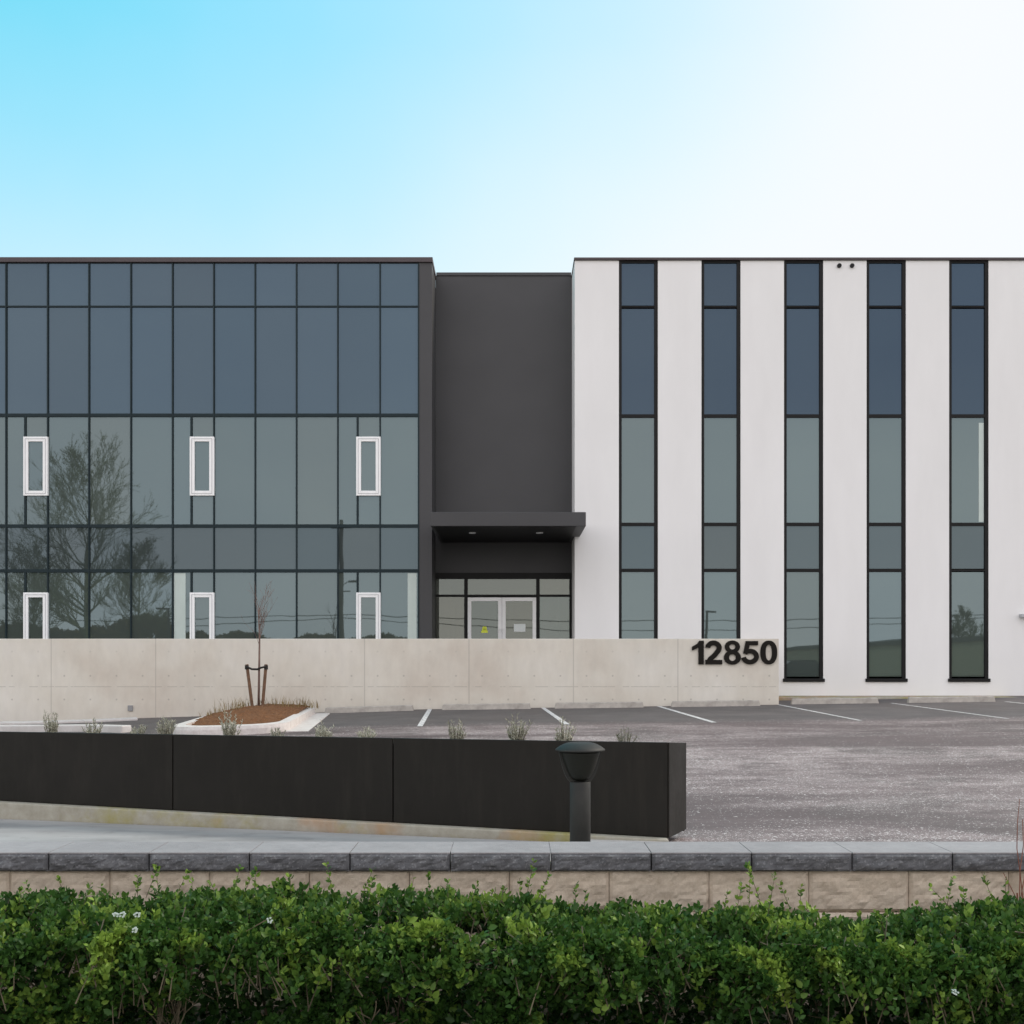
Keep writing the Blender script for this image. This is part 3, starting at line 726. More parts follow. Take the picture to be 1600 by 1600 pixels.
for k in range(14):
    z = tz + 1.35 + .055 * k; a = rnd.random() * 6.28
    branchy(m, Vector((tx + .01, ty, z)), Vector((.35 * math.cos(a), .35 * math.sin(a), .9)).normalized(), .42, .006, 2, rnd, 3, .5, .3, 3, .5, (1, 3), .0022)
build(m, 'crown', M['twig'], tr)
for k, (pt, pb, lb) in enumerate(((386.5, 395, 'left brown wooden stake beside the young tree'), (416.5, 411, 'right brown wooden stake beside the young tree'))):
    b0 = (X(pb, ty), ty - .05, tz + .02); t0 = (X(pt, ty), ty - .05, Z(1038, ty))
    st_ = empty('tree_stake', b0); tag(st_, lb, 'stake', 'stakes holding the young tree')
    build(MB().tube([b0, t0], .034, 10), 'post', M['stake'], st_)
    build(MB().tube([(t0[0] - .0, t0[1] - .045, t0[2] - .05), (t0[0] * .5 + tx * .5, ty - .10, Z(1045.5 if k == 0 else 1043, ty)), (tx, ty - .035, Z(1045, ty) + (-.01 if k == 0 else .0))], .022, 8), 'strap', M['strap'], st_)
    build(MB().tube([(t0[0] * 1.0, t0[1], t0[2] - .11), (t0[0], t0[1], t0[2] - .02)], .042, 10), 'tie', M['strap'], st_)

# pale kerb lines at the left of the lot
def kerb_run(pts, w, h, name='kerb'):
    g = MB(); P = [Vector(p) for p in pts]
    for i, p in enumerate(P):
        d = (P[min(i + 1, len(P) - 1)] - P[max(0, i - 1)]).normalized(); q = Vector((-d.y, d.x)) * w / 2
        for s_, hh in ((-1, -.05), (-1, h), (1, h), (1, -.05)):
            a = p + q * s_; g.v.append((a.x, a.y, lot_z(a.x, a.y) + hh))
    for i in range(len(P) - 1):
        for j in range(3): g.f.append((4 * i + j, 4 * (i + 1) + j, 4 * (i + 1) + j + 1, 4 * i + j + 1))
    g.f += [(0, 1, 2, 3), tuple(4 * (len(P) - 1) + j for j in (3, 2, 1, 0))]
    return tag(build(g, name, M['kerb'], bevel=.02), kind='structure')
kerb_run([(-20, 22.9), (X(-60, 22.6), 22.6), (X(60, 22), 22), (X(140, 21.6), 21.6), (X(198, 20.9), 20.9)], .22, .13)
kerb_run([(-20, 25.1), (X(40, 25.0), 25.0), (X(150, 25), 25.0), (X(215, 25.3), 25.3)], .5, .05, 'gutter')

# ---------------------------------------------------------------- near kerb, sidewalk, black planter
def pf(x): return 8.756 - .216 * x        # planter front line
SW = MB()
xa, xb = -13, 1.05
SW.quad((xa, 5.38, .0 + .03), (xb - .35, 5.38, -.05 + .012), (xb, pf(xb) - .12, -.045 + .012), (xa, pf(xa), .03))
tag(build(SW, 'sidewalk', M['sidewalk']), kind='structure')
g = MB(); X1 = 1.186
def kt(x): return .133 + (.01 - .133) * (x + 4.46) / 5.646
lo, hi = [], []
for x, off in ((-9.5, -.07), (X1 + .0, -.07), (X1 + .0, .3), (-9.5, .3)): lo.append((x, pf(x) + off, -.15)); hi.append((x, pf(x) + off, kt(x) + .003))
g.hexa(lo, hi); tag(build(g, 'planter_kerb', M['mossy'], bevel=.012), kind='structure')
g = MB(); g.hexa([(.25, 7.6, -.1), (1.08, 7.5, -.1), (1.12, 8.46, -.1), (.55, 8.56, -.1)], [(.25, 7.6, -.035), (1.08, 7.5, -.035), (1.12, 8.46, -.005), (.55, 8.56, -.005)])
tag(build(g, 'kerb_ramp', M['kerb'], bevel=.01), kind='structure')

PT = .74; pl = empty('planter', (-1.5, pf(-1.5), .05)); tag(pl, 'long black steel planter box with seams angled beside the sidewalk', 'planter')
joints = [-9.3, -6.9, X(270, pf(-2.86)), X(614, pf(-.95)), X1]
WD = .46
def backpt(x): k = (x - X1); return (x + .20, pf(x) + .44)
for i in range(4):
    a, b = joints[i] + .004, joints[i + 1] - .004 * (i < 3)
    g = MB(); th = .03
    lo = [(a, pf(a), kt(a) + .006), (b, pf(b), kt(b) + .006), (b + .006, pf(b) + th, kt(b) + .006), (a + .006, pf(a) + th, kt(a) + .006)]
    hi = [(p[0], p[1], PT) for p in lo]
    g.hexa(lo, hi); build(g, 'front_panel', M['planter'], pl, bevel=.004)
    g = MB(); dz = -.035
    ab, bb = backpt(a), backpt(b)
    lo = [(ab[0] - .01, ab[1] - th, .0), (bb[0] - .01, bb[1] - th, .0), (bb[0], bb[1], .0), (ab[0], ab[1], .0)]; hi = [(p[0], p[1], PT + dz) for p in lo]
    g.hexa(lo, hi); build(g, 'rear_panel', M['planter'], pl, bevel=.004)
a = X1 + .001; bk = backpt(X1)
g = MB(); g.hexa([(a - .03, pf(a) + .031, .012), (a + .012, pf(a) + .0, .012), (bk[0] + .012, bk[1] + .0, .012), (bk[0] - .03, bk[1] - .03, .012)],
    [(a - .03, pf(a) + .031, PT), (a + .012, pf(a) + .0, PT), (bk[0] + .012, bk[1], PT - .035), (bk[0] - .03, bk[1] - .03, PT - .035)])
build(g, 'end_panel', M['planter'], pl, bevel=.003)
g = MB(); n = 60
for i in range(n + 1):
    x = -9.2 + (X1 - .03 + 9.2) * i / n; bx, by = backpt(x)
    for j in range(5):
        u = j / 4; g.v.append((x + (bx - x) * u, pf(x) + .03 + (by - pf(x) - .06) * u, PT - .045 - .01 * u + .012 * noise.noise(Vector((x * 7, u * 5, 3)))))
for i in range(n):
    for j in range(4): q = i * 5 + j; g.f.append((q, q + 5, q + 6, q + 1))
build(g, 'soil', M['soil'], pl)

herbs = [(80, 36), (146, 24), (216, 20), (259, 33), (360, 38), (432, 17), (505, 28), (571, 23), (712, 36), (807, 44), (881, 36), (978, 25)]
hl_ = ['dry grey lavender clump at the far left end of the planter', 'small grey herb clump, second from the left on the planter', 'small sparse herb clump, third from the left on the planter', 'grey herb clump just right of the first planter seam, left of the kerb island',
       'grey herb clump on the planter in front of the mulch mound', 'low grey herb clump on the planter in front of the island kerb corner', 'silvery herb clump on the planter just right of the island', 'silvery herb clump on the planter left of the second planter seam',
       'brownish herb clump on the planter below the first parking line', 'tallest dry herb clump on the planter below the entrance doors', 'yellowish herb clump directly behind the bollard light', 'dark leafy herb clump nearest the right end of the planter']
for k, ((px, hpx), lb) in enumerate(zip(herbs, hl_)):
    d_ = 9.0
    for _ in range(5): x = X(px, d_); d_ = pf(x) + .16
    rs = np.random.RandomState(40 + k); z0 = PT - .06; h = hpx * d_ / F * 1.12 + .05
    V_, F_, T_ = [], [], []; m = MB()
    for s_ in range((34, 22, 18, 30, 46, 16, 28, 24, 34, 48, 40, 16)[k]):
        a = rs.rand() * 6.283; rr = .09 * math.sqrt(rs.rand()); lean = (.2 + (.3 + .5 * ((k * 7) % 5) / 5) * rs.rand()) * (rr / .09)
        hh = h * (.4 + .6 * rs.rand()) * (1.1 - .45 * rr / .09); base = Vector((x + rr * .5 * math.cos(a), d_ + rr * .5 * math.sin(a), z0)); tip = base + Vector((math.cos(a) * lean * hh * .8, math.sin(a) * lean * hh * .8, hh))
        mid = base.lerp(tip, .5) + Vector((0, 0, hh * .08)); m.tube([tuple(base), tuple(mid), tuple(tip)], [.0022, .0018, .001], 3, cap=False)
        for q in range(14):
            t_ = .1 + .85 * rs.rand(); c = base.lerp(mid, t_ * 2) if t_ < .5 else mid.lerp(tip, t_ * 2 - 1)
            ln = .026 * (.6 + .7 * rs.rand()); dv = Vector((rs.normal(), rs.normal(), .6 + rs.rand())).normalized() * ln; sv_ = dv.orthogonal().normalized() * .0034; b = len(V_)
            V_ += [tuple(c - sv_), tuple(c + sv_), tuple(c + dv + sv_ * .4), tuple(c + dv - sv_ * .4)]; F_.append((b, b + 1, b + 2, b + 3)); T_ += [min(1, max(0, rs.rand() * .8 + (.25 if k in (10, 4, 6, 7) else 0) - (.5 if k == 11 else 0)))] * 4
    o = empty('herb_plant', (x, d_, z0)); tag(o, lb, 'plant', 'dry herb clumps planted along the black planter')
    build(m, 'stem', M['bark'], o); mesh_tone('foliage', V_, F_, T_, M['herb_leaf'], o, (x, d_, z0))

# ---------------------------------------------------------------- bollard light
by = 7.05; bx = X(906.5, by); zb_ = -.05
bo = empty('bollard_light', (bx, by, zb_)); tag(bo, 'dark round bollard light with domed cap and open yoke', 'bollard light')
pr = 16.2 * by / F; zy = lambda py: Z(py, by)
zy1 = zy(1221); m = MB().lathe([(pr, zb_), (pr, zy1 - .003), (pr * .96, zy1)], bx, by, 36); build(m, 'post', M['bollard'], bo, smooth=False).data.polygons.foreach_set('use_smooth', [True] * 72 + [False, False] )
# domed cap
hr = 39 * by / F; zc1 = zy(1159.5); zc0 = zy(1172)
prof = [(.0, zc0 - .003), (hr * .96, zc0 - .003), (hr, zc0), (hr * .995, zc0 + .006)]
for k in range(1, 9): u = k / 8; prof.append((hr * (1 - u) ** .5 * .98 + .0 if u < .8 else hr * .44 * (1 - u) / .2 + .001, zc0 + .008 + (zc1 - zc0 - .008) * (u / .8 if u < .8 else 1)))
prof = [(.02, zc0 - .003), (hr * .97, zc0 - .003), (hr, zc0), (hr * .99, zc0 + .007), (hr * .86, zc0 + .022), (hr * .70, zc0 + .036), (hr * .58, zc0 + .044), (hr * .48, zc0 + .047), (.02, zc0 + .049)]
build(MB().lathe(prof, bx, by, 40), 'cap', M['bollard'], bo, bevel=.0, smooth=True)
# smoked lens cup between cap and post
prof = [(.02, zy1 + .002)] + [(pr * .45 + (hr * .80 - pr * .45) * (k / 10) ** .5, zy1 + .004 + (zc0 - .012 - zy1) * k / 10) for k in range(11)] + [(.02, zc0 - .006)]
build(MB().lathe(prof, bx, by, 40), 'lens', mat_plain('smoked_lens', (.012, .013, .010), .55, spec=.25), bo, smooth=True)
# inner reflector cone under the cap and the U shaped yoke
for s_ in (0, 90):
    m = MB(); n_ = 26; ca, sa = math.cos(R(s_ + 12)), math.sin(R(s_ + 12))
    for i in range(n_ + 1):
        a = math.pi * i / n_; cu = math.cos(a); u = -cu
        zz_ = (zy1 - .003) + (zc0 - .006 - zy1) * (abs(cu) ** 2.0)
        ro = hr * .88; ri = ro - .026 - .010 * abs(cu)
        for rr, zo in ((u * (pr * 1.0 + (ro - pr) * abs(u) ** .55) if abs(u) > .02 else u * pr, 0),):
            pass
        # outer curve and inner curve of a tapering fin
        t_ = u; so = math.copysign(pr + (ro - pr) * abs(t_) ** .8, t_) if abs(t_) > 1e-3 else 0
        xo = math.copysign(min(ro, pr * .25 + (ro - pr * .25) * abs(t_) ** .62), t_); xi = xo - math.copysign(.018 + .012 * abs(t_), t_)
        th = .009
        zi = zz_ + .004
        for (xx, zz2) in ((xo, zz_ - .012 * (1 - abs(t_))), (xi, zi)):
            for q in (-th, th): m.v.append((bx + xx * ca - q * sa, by + xx * sa + q * ca, zz2))
    for i in range(n_):
        a = 4 * i; c = a + 4
        m.f += [(a, c, c + 2, a + 2), (a + 1, a + 3, c + 3, c + 1), (a, a + 1, c + 1, c), (a + 2, c + 2, c + 3, a + 3)]
    if s_ == 0: build(m, 'yoke', M['bollard'], bo)

# ---------------------------------------------------------------- segmental retaining wall
RY = 5.1; BW = 157.15 * RY / F
rw = empty('retaining_wall', (0, RY, -.2)); tag(rw, 'low split faced block retaining wall, tan courses under dark grey capstones', 'retaining wall')
def rough_block(x0, x1, y0, y1, z0, z1, amp, seed, topsmooth=True):
    g = MB(); nx_, nz_ = 30, 12 if z1 - z0 > .12 else 8
    for j in range(nz_ + 1):
        for i in range(nx_ + 1):
            u, w = i / nx_, j / nz_; x = x0 + (x1 - x0) * u; z = z0 + (z1 - z0) * w
            e = min(u * (x1 - x0), (1 - u) * (x1 - x0)) / .006; ez = min(w * (z1 - z0), (1 - w) * (z1 - z0)) / .012
            k = min(1, e) * min(1, ez)
            nn = noise.fractal(Vector((x * 10 + z * 7 + seed * 13, z * 15 - x * 4, seed)), .9, 2.1, 6) + .5 * abs(noise.noise(Vector((x * 22, z * 30, seed * 7))))
            g.v.append((x, y0 + .007 * (1 - k) - amp * k * (.5 + nn), z))
    for j in range(nz_):
        for i in range(nx_): a = j * (nx_ + 1) + i; g.f.append((a, a + 1, a + nx_ + 2, a + nx_ + 1))
    b = len(g.v); g.v += [(x0, y1, z0), (x1, y1, z0), (x0, y1, z1), (x1, y1, z1)]
    bot = list(range(nx_ + 1)); top = [nz_ * (nx_ + 1) + i for i in range(nx_ + 1)]
    g.f.append(tuple([b, b + 1] + bot[::-1])); g.f.append(tuple(top + [b + 3, b + 2]))
    lf = [j * (nx_ + 1) for j in range(nz_ + 1)]; rt = [j * (nx_ + 1) + nx_ for j in range(nz_ + 1)]
    g.f.append(tuple([b] + lf + [b + 2])[::1]); g.f.append(tuple([b + 1, b + 3] + rt[::-1])); g.f.append((b, b + 2, b + 3, b + 1))
    return g
capz0, capz1 = .413, .5
for k in range(-10, 21):
    x0 = X(75, RY) + (k) * BW; g = rough_block(x0 + .003, x0 + BW - .003, RY, RY + .10, capz0 + .001, capz1 - .006, .012, k + 50)
    cb = build(g, 'cap_block', M['block_grey'], rw)
    # sawn top of the capstone
    build(B(x0 + .002, x0 + BW - .002, RY + .004, RY + .305, capz1 - .006 + .0005, capz1), 'cap_top', M['cap_top'], cb)
    x0 = X(10, RY) + k * BW
    build(rough_block(x0 + .0014, x0 + BW - .0014, RY + .03, RY + .28, .222, capz0 - .002, .009, k + 5), 'wall_block', M['block_tan'], rw)
    build(rough_block(x0 + BW / 2 + .0008, x0 + BW * 1.5 - .0008, RY + .02, RY + .28, .02, .219, .010, k + 105), 'wall_block', M['block_tan'], rw)
build(B(X(75, RY) - 10 * BW, X(75, RY) + 21 * BW, RY + .06, RY + .29, -.25, .40), 'wall_core', M['block_tan'], rw)

# ---------------------------------------------------------------- hedge
def leaf_cloud(centres, dirs, size, tones, rs, curl=.25, wid=.66):
    """centres N x 3, dirs N x 3 unit: pointed oval leaves folded along the midrib, 7 verts, 6 tris -> 4 quads"""
    N_ = len(centres); d = dirs / np.linalg.norm(dirs, axis=1, keepdims=True)
    r_ = rs.normal(size=(N_, 3)); s_ = np.cross(d, r_); s_ /= np.linalg.norm(s_, axis=1, keepdims=True) + 1e-9
    n_ = np.cross(s_, d); L = size[:, None]; w = L * wid * .5
    f = L * curl * .35
    P = [centres, centres + d * L * .3 + s_ * w * .92 + n_ * f, centres + d * L * .35 - n_ * 0, centres + d * L * .3 - s_ * w * .92 + n_ * f,
         centres + d * L * .68 + s_ * w * .78 + n_ * f * .7 - n_ * L * .04, centres + d * L * .68 - s_ * w * .78 + n_ * f * .7 - n_ * L * .04, centres + d * L - n_ * L * .12]
    V_ = np.stack(P, 1).reshape(-1, 3)
    b = np.arange(N_)[:, None] * 7
    tri = np.array([[0, 2, 1], [0, 3, 2], [1, 2, 4], [3, 5, 2], [2, 6, 4], [2, 5, 6]]).reshape(1, -1)
    Fi = (b + tri).reshape(-1, 3)
    return V_, Fi, np.repeat(tones, 7)
def big_mesh(name, V_, Fi, T_, mat, parent, org):
    me = bpy.data.meshes.new(name); me.vertices.add(len(V_)); me.vertices.foreach_set('co', (V_ - np.asarray(org)).astype(np.float32).ravel())
    me.loops.add(Fi.size); me.loops.foreach_set('vertex_index', Fi.astype(np.int32).ravel())
    me.polygons.add(len(Fi)); me.polygons.foreach_set('loop_start', np.arange(0, Fi.size, 3, dtype=np.int32)); me.polygons.foreach_set('loop_total', np.full(len(Fi), 3, dtype=np.int32))
    me.update(calc_edges=True); me.validate()
    at = me.attributes.new('tone', 'FLOAT', 'POINT'); at.data.foreach_set('value', T_.astype(np.float32))
    me.materials.append(mat); o = bpy.data.objects.new(name, me); col.objects.link(o)
    if parent: o.parent = parent
    else: o.location = org
    return o
HX0, HX1, HY0, HY1 = -3.1, 3.1, 3.85, 4.75
topk = [(-3.1, 0), (-1.95, .0), (-1.2, -.0), (-.9, .01), (-.3, .02), (.1, .0), (.3, -.05), (.7, -.06), (1.15, -.05), (1.4, -.10), (1.75, -.04), (3.1, -.05)]
def htop(x, y):
    base = np.interp(x, [p[0] for p in topk], [p[1] for p in topk])
    nn = noise.noise(Vector((x * 2.6, y * 2.6, 1.3))) * .04 + noise.noise(Vector((x * 9, y * 9, 4.3))) * .045
    yc = (y - (HY0 + HY1) / 2) / ((HY1 - HY0) / 2)
    return .455 + base + nn - .13 * abs(yc) ** 3
hd = empty('hedge', (0, 4.3, -.2)); tag(hd, 'dense leafy green hedge running across the foreground below the block wall', 'hedge')
rnd = random.Random(11); rs = np.random.RandomState(11)
C_, D_, S_, T_ = [], [], [], []; stems = MB(); ns = 0
tries = 0
while ns < 14000 and tries < 140000:
    tries += 1
    x = rnd.uniform(HX0, HX1); y = rnd.uniform(HY0, HY1); zt = htop(x, y)
    u = rnd.random()
    if u < .42: z = zt - abs(rnd.gauss(0, .05)); nd = Vector((rnd.gauss(0, .4), rnd.gauss(-.15, .4), 1))
    elif u < .86:
        z_ = rnd.uniform(-.12, .5); y = HY0 + .05 + abs(rnd.gauss(0, .05)) - .11 * noise.noise(Vector((x * 5, z_ * 6, 5))) - .05 * noise.noise(Vector((x * 12, z_ * 12, 5))); z = min(z_, htop(x, y)); nd = Vector((rnd.gauss(0, .5), -1, rnd.gauss(.5, .4)))
    else: z = rnd.uniform(-.15, zt - .04); y = rnd.uniform(HY0 + .2, HY0 + .5); nd = Vector((rnd.gauss(0, 1), rnd.gauss(0, 1), rnd.gauss(.4, .6)))
    hole = 1.25 * noise.noise(Vector((x * 5.0, y * 3.2, z * 5.5 + 7))) + .5 * noise.noise(Vector((x * 11, y * 9, z * 11)))
    low = max(0, (zt - z - .10))
    if hole < -.30 + (-.12 if low <= 0 else .24): continue
    nd.normalize(); L = rnd.uniform(.05, .10); base = Vector((x, y, z)) - nd * L; ns += 1
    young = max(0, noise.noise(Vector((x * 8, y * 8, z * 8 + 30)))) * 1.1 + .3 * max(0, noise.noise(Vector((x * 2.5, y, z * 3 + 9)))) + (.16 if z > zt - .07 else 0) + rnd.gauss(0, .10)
    nl = rnd.randint(7, 11)
    if rnd.random() < .3: stems.tube([tuple(base - nd * .05), tuple(base + nd * L)], [.0028, .0014], 3, cap=False)
    for q in range(nl):
        t_ = (q + .5) / nl; c = base + nd * (L * (t_ * 1.1)); a = q * 2.4 + rnd.random()
        o = nd.orthogonal().normalized(); o.rotate(Matrix.Rotation(a, 3, nd)); dd = (o * 1.0 + nd * (.35 + .9 * t_) + Vector((0, 0, .1)))
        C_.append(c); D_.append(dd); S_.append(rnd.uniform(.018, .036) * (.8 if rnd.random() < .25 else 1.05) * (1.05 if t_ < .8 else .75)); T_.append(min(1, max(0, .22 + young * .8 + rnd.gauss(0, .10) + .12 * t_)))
# inner leaf layer, shade of the gaps put into its dark tones
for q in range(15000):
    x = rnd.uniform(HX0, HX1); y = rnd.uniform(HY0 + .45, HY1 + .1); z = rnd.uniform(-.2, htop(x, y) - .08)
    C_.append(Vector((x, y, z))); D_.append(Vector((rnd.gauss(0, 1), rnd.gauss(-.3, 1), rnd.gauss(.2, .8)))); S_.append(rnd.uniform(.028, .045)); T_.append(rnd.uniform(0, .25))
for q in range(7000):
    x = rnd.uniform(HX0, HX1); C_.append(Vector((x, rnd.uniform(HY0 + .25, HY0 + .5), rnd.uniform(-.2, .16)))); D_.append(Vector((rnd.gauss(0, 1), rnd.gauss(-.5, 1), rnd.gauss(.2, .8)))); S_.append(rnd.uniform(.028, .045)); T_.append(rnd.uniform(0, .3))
# wispy shoots above the hedge
for px, hgt in [(30, .06), (52, .12), (100, .07), (130, .10), (160, .08), (215, .13), (228, .14), (250, .16), (272, .13), (300, .09), (345, .11), (362, .14), (380, .1), (395, .13), (455, .08), (520, .13), (563, .13), (575, .1), (603, .10), (640, .08), (672, .11), (700, .07), (735, .09), (782, .07), (815, .10), (822, .16), (838, .13), (900, .10), (912, .11), (1130, .10), (1150, .12), (1170, .16), (1190, .19), (1200, .17), (1235, .12), (1250, .1), (1278, .09), (1340, .07), (1480, .12), (1495, .16), (1508, .1), (1555, .16), (1572, .1)]:
    d_ = rnd.uniform(4.2, 4.7); x = X(px, d_); zt = htop(x, d_) - .02; n_ = Vector((rnd.gauss(0, .25), rnd.gauss(0, .1), 1)).normalized(); L = hgt * .95
    p0 = Vector((x, d_, zt)); p1 = p0 + n_ * L; stems.tube([tuple(p0), tuple(p1)], [.0018, .0008], 3, cap=False)
    for q in range(int(5 + L * 90)):
        t_ = rnd.random() ** .7; a = rnd.random() * 6.28; o = n_.orthogonal().normalized(); o.rotate(Matrix.Rotation(a, 3, n_))
        C_.append(p0 + n_ * L * t_); D_.append(o + n_ * .8); S_.append(rnd.uniform(.012, .026)); T_.append(rnd.uniform(.5, 1))
C_ = np.array([tuple(c) for c in C_]); D_ = np.array([tuple(c) for c in D_])
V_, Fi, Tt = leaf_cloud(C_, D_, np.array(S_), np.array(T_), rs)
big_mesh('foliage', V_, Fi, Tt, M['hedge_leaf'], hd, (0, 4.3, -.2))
for k in range(46):   # woody stems inside
    x = rnd.uniform(HX0, HX1); y = rnd.uniform(HY0 + .12, HY1 - .1)
    p = Vector((x, y, -.2)); branchy(stems, p, Vector((rnd.gauss(0, .2), rnd.gauss(-.05, .15), 1)).normalized(), .20, .008, 3, rnd, 4, .5, .15, 4, .7, (2, 3), .002)
so = build(stems, 'stems', M['hedge_wood'], hd, org=(0, 4.3, -.2))
# few small white flower heads in the hedge
m = MB()
for (px, py) in ((183, 1428), (194, 1427), (217, 1427), (213, 1451), (424, 1437), (1488, 1548)):
    d_ = HY0 - .03 if py > 1440 else HY0 + .1
    cx_, cz_ = X(px, d_), Z(py, d_)
    for q in range(7):
        a = q * 2.4 + px; f_ = .004 + .009 * ((q * 37 + px) % 10) / 10; m.tube([(cx_ + f_ * math.cos(a), d_ - .01, cz_ + f_ * .8 * math.sin(a)), (cx_ + f_ * math.cos(a), d_ - .022, cz_ + f_ * .8 * math.sin(a) + .002)], [.0025, .0035], 5)
build(m, 'blossom', M['petal'], hd, org=(0, 4.3, -.2))

# red stemmed shrub at the right edge of the picture
sx, sy = X(1613, 4.97), 4.97; sh = empty('red_stemmed_shrub', (sx, sy, -.2)); tag(sh, 'thin reddish bare shrub rising past the wall cap at the right edge', 'shrub')
m = MB(); rnd = random.Random(8)
for k in range(7): branchy(m, Vector((sx + rnd.gauss(0, .012), sy + rnd.gauss(0, .015), -.2)), Vector((rnd.gauss(.015, .012), rnd.gauss(-.03, .02), 1)).normalized(), .56, .0055, 1, rnd, 4, .06, .9, 4, .6, (1, 2), .0015)
build(m, 'stems', M['red_twig'], sh)

# ---------------------------------------------------------------- across the street, seen mirrored in the glass
def bare_tree(x, y, h, seed, label, spread=.42, depth=6):
    o = empty('bare_tree', (x, y, -.3)); tag(o, label, 'tree', 'bare winter trees mirrored in the glass')
    m = MB(); rn = random.Random(seed); p = Vector((x, y, -.3)); d = Vector((0, 0, 1)); r0 = h * .016; pts = [p.copy()]; rad = [r0]; n_ = 9
    for i in range(n_): d = (d + Vector((rn.gauss(0, .05), rn.gauss(0, .05), .1))).normalized(); pts.append(pts[-1] + d * h * .85 / n_); rad.append(r0 * (1 - .85 * (i + 1) / n_))
    m.tube([tuple(q) for q in pts], rad, 8); build(m, 'trunk', M['far_bark'], o)
    m = MB()
    for i in range(2, n_ + 1):
        for k in range(5):
            a = rn.random() * 6.283; f = 1 - abs(i / n_ - .45) ; dv = Vector((math.cos(a), math.sin(a), .45 + .6 * i / n_)).normalized()
            branchy(m, pts[i] + Vector((0, 0, rn.uniform(-.3, .3))), dv, h * .185 * f, rad[i] * .5, 5, rn, 3, spread * 1.1, .10, 3, .55, (2, 3), .012)
    build(m, 'crown', M['far_bark'], o); return o
def mirror(px, py, B_): # a point B_ behind the camera that shows mirrored at px, py
    d_ = 2 * D + B_; return X(px, d_), -B_, Z(py, d_)
x, y, z = mirror(140, 700, 26); bare_tree(x, y, z + .3, 3, 'tall bare tree with dense twigs mirrored in the left glass wall')
x, y, z = mirror(55, 850, 31); bare_tree(x, y, z + .3, 7, 'smaller bare tree mirrored at the far left of the glass')
x, y, z = mirror(215, 850, 33); bare_tree(x, y, z + .3, 9, 'smaller bare tree mirrored right of the tall tree')
x, y, z = mirror(1508, 955, 40); bare_tree(x, y, z + .3, 12, 'small distant bare tree mirrored in the rightmost strip window')
# utility pole with wires
PB = 45; x, y, z = mirror(533, 812, PB); up = empty('utility_pole', (x, y, -.3)); tag(up, 'wooden utility pole with wires mirrored in the glass beside the entrance', 'utility pole')
build(MB().tube([(x, y, -.3), (x, y, z)], [.28, .17], 12), 'pole', M['bark'], up)
build(MB().box(x - .9, x + .9, y - .06, y + .06, z - .8, z - .66).box(x - .05 + 0, x + .9, y + .07, y + .13, z - 6.6, z - 6.5), 'crossarm', M['bark'], up)
build(MB().tube([(x, y, mirror(0, 915, PB)[2]), (x + .9, y + .6, mirror(0, 908, PB)[2])], .04, 6).box(x + .8, x + 1.5, y + .4, y + .75, mirror(0, 911, PB)[2], mirror(0, 908, PB)[2]), 'lamp_head', M['lamp_metal'], up)
m = MB()
for py_, sag in ((965, 1.2), (960, .6)):
    zw = mirror(0, py_ , PB)[2]
    pts = [(x - 60 + 120 * i / 40, y + .2, zw - sag * (1 - ((i / 20) - 1) ** 2 if False else abs(math.sin(math.pi * i / 20)))) for i in range(41)]
    m.tube(pts, .035, 4)
zw = z - .7; pts = [(x - 60 + 120 * i / 40, y, zw + .3 - 1.2 * abs(math.sin(math.pi * i / 20))) for i in range(41)]
build(m, 'wire', M['lamp_metal'], up)
# street lamps
for (px, py, B_, lb) in ((263, 952, 30, 'dark street lamp mirrored beside the pale blind on the left'), (1104, 957, 30, 'dark street lamp mirrored in the second strip window')):
    x, y, z = mirror(px, py, B_); o = empty('street_lamp', (x, y, -.3)); tag(o, lb, 'street lamp', 'street lamps mirrored in the glass')
    build(MB().tube([(x, y, -.3), (x, y, z)], [.13, .09], 10), 'pole', M['lamp_metal'], o)
    build(MB().box(x - .9 if px < 500 else x - .1, x + .1 if px < 500 else x + .75, y - .15, y + .15, z, z + .14), 'lamp_head', M['lamp_metal'], o)
# low warehouse
B_ = 38; x0, _, z1 = mirror(1300, 1014, B_); x1, _, z2 = mirror(1800, 985, B_)
wh = empty('warehouse', (x0, -B_, -.3)); tag(wh, 'low tan warehouse mirrored in the lower right strip windows', 'warehouse')
build(MB().hexa([(x0, -B_ - 20, -.3), (x1, -B_ - 20, -.3), (x1, -B_, -.3), (x0, -B_, -.3)], [(x0, -B_ - 20, z1), (x1, -B_ - 20, z2), (x1, -B_, z2), (x0, -B_, z1)]), 'wall', M['tan_wall'], wh)
build(MB().hexa([(x0 - .2, -B_ - 20.2, z1 + .01), (x1, -B_ - 20.2, z2 + .01), (x1, -B_ + .2, z2 + .01), (x0 - .2, -B_ + .2, z1 + .01)], [(x0 - .2, -B_ - 20.2, z1 + .35), (x1, -B_ - 20.2, z2 + .35), (x1, -B_ + .2, z2 + .35), (x0 - .2, -B_ + .2, z1 + .35)]), 'roof_edge', M['roof'], wh)
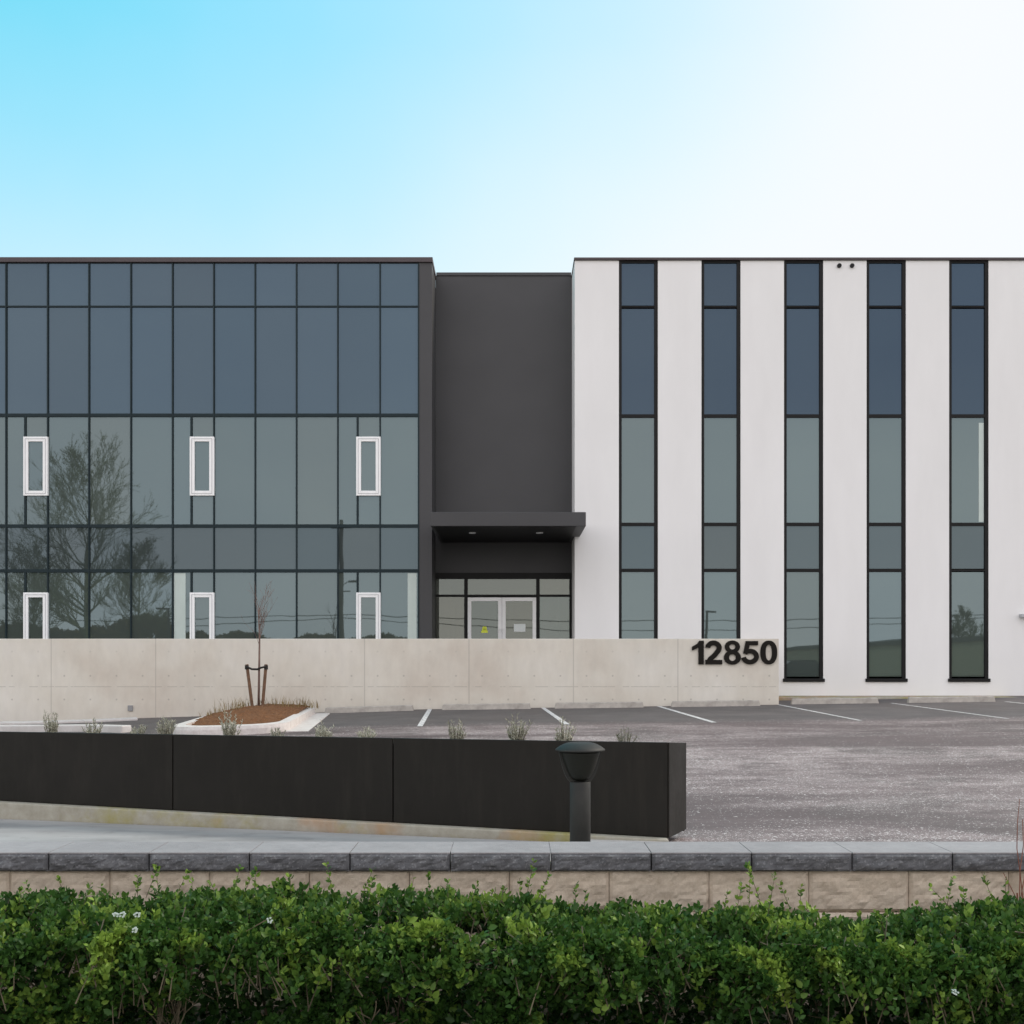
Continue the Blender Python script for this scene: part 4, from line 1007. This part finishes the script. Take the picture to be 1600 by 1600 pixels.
# evergreen bushes across the street
def bush(x, y, rx, h, seed, label):
    rs_ = np.random.RandomState(seed); N_ = 5000; u = rs_.normal(size=(N_, 3)); u /= np.linalg.norm(u, axis=1, keepdims=True); rr = .72 + .3 * rs_.rand(N_, 1)
    lump = np.array([1 + .25 * noise.noise(Vector((float(a[0]) * 2 + seed, float(a[1]) * 2, float(a[2]) * 2))) for a in u])[:, None]
    c = u * rr * lump * np.array([rx, rx * .8, h / 2]) + np.array([x, y, h / 2 - .3]); c[:, 2] = np.maximum(c[:, 2], -.28)
    V_, Fi, T_ = leaf_cloud(c, u + rs_.normal(size=u.shape) * .6, np.full(N_, .42), rs_.rand(N_), rs_)
    o = big_mesh('bush', V_, Fi, T_, M['ever_leaf'], None, (x, y, -.3)); tag(o, label, 'bush', 'bushes across the street mirrored in the glass')
for k, (px, py, B_, rx) in enumerate(((150, 984, 30, 2.6), (222, 966, 34, 3.2), (70, 985, 38, 3), (20, 978, 33, 3), (300, 992, 44, 3), (380, 993, 46, 3), (495, 994, 42, 2.6), (600, 994, 55, 4))):
    x, y, z = mirror(px, py, B_)
    bush(x, y, rx, z + .3, 60 + k, ['broad bush mirrored under the tall bare tree', 'bush mirrored left of the mirrored street lamp', 'large bush mirrored below the left white window', 'bush mirrored at the far left edge of the glass', 'low bush mirrored by the second white window', 'low bush mirrored behind the young tree', 'low bush mirrored left of the utility pole', 'low bush mirrored below the third white window'][k])

# parked car on the road, mirrored low in the third strip window
cx, cy, cz = X(1243, 2 * D + 9.5), -9.5, -.30
car = empty('parked_car', (cx, cy, cz)); tag(car, 'dark teal car parked on the road, mirrored low in the third strip window', 'car')
M['car_paint'] = mat_plain('car_paint', (.01, .03, .035), .25, metal=.3, var=.05); M['car_glass'] = mat_plain('car_glass', (.02, .025, .03), .08, var=.05); M['tyre'] = mat_plain('tyre', (.015, .015, .015), .9)
side = [(-2.2, .35), (-2.22, .62), (-2.1, .82), (-1.25, .93), (1.6, .98), (2.12, .92), (2.2, .6), (2.15, .32), (1.75, .28), (-1.8, .28)]
m = MB().prism([(cx + a, cz + b) for a, b in side], cy - .86, cy + .86, xz=True); build(m, 'body', M['car_paint'], car, bevel=.06)
m = MB(); lo = [(cx - 1.15, cy - .78), (cx + 1.75, cy - .78), (cx + 1.75, cy + .78), (cx - 1.15, cy + .78)]; hi = [(cx - .35, cy - .6), (cx + 1.1, cy - .6), (cx + 1.1, cy + .6), (cx - .35, cy + .6)]
m.hexa([(*p, cz + .94) for p in lo], [(*p, cz + 1.42) for p in hi]); build(m, 'cabin_window', M['car_glass'], car, bevel=.04)
build(MB().box(cx - .38, cx + 1.13, cy - .62, cy + .62, cz + 1.41, cz + 1.46), 'roof', M['car_paint'], car, bevel=.02)
for wx in (-1.35, 1.35):
    for wy in (-.8, .8):
        w_ = build(MB().tube([(cx + wx, cy + wy - .1, cz + .32), (cx + wx, cy + wy + .1, cz + .32)], .32, 24), 'wheel', M['tyre'], car)
        build(MB().tube([(cx + wx, cy + wy - .108, cz + .32), (cx + wx, cy + wy + .108, cz + .32)], .19, 18), 'rim', M['gasket'], w_)
for wy in (-.62, .62): build(B(cx - 2.235, cx - 2.14, cy + wy - .17, cy + wy + .17, cz + .64, cz + .76), 'headlight', M['white_frame'], car, bevel=.02)
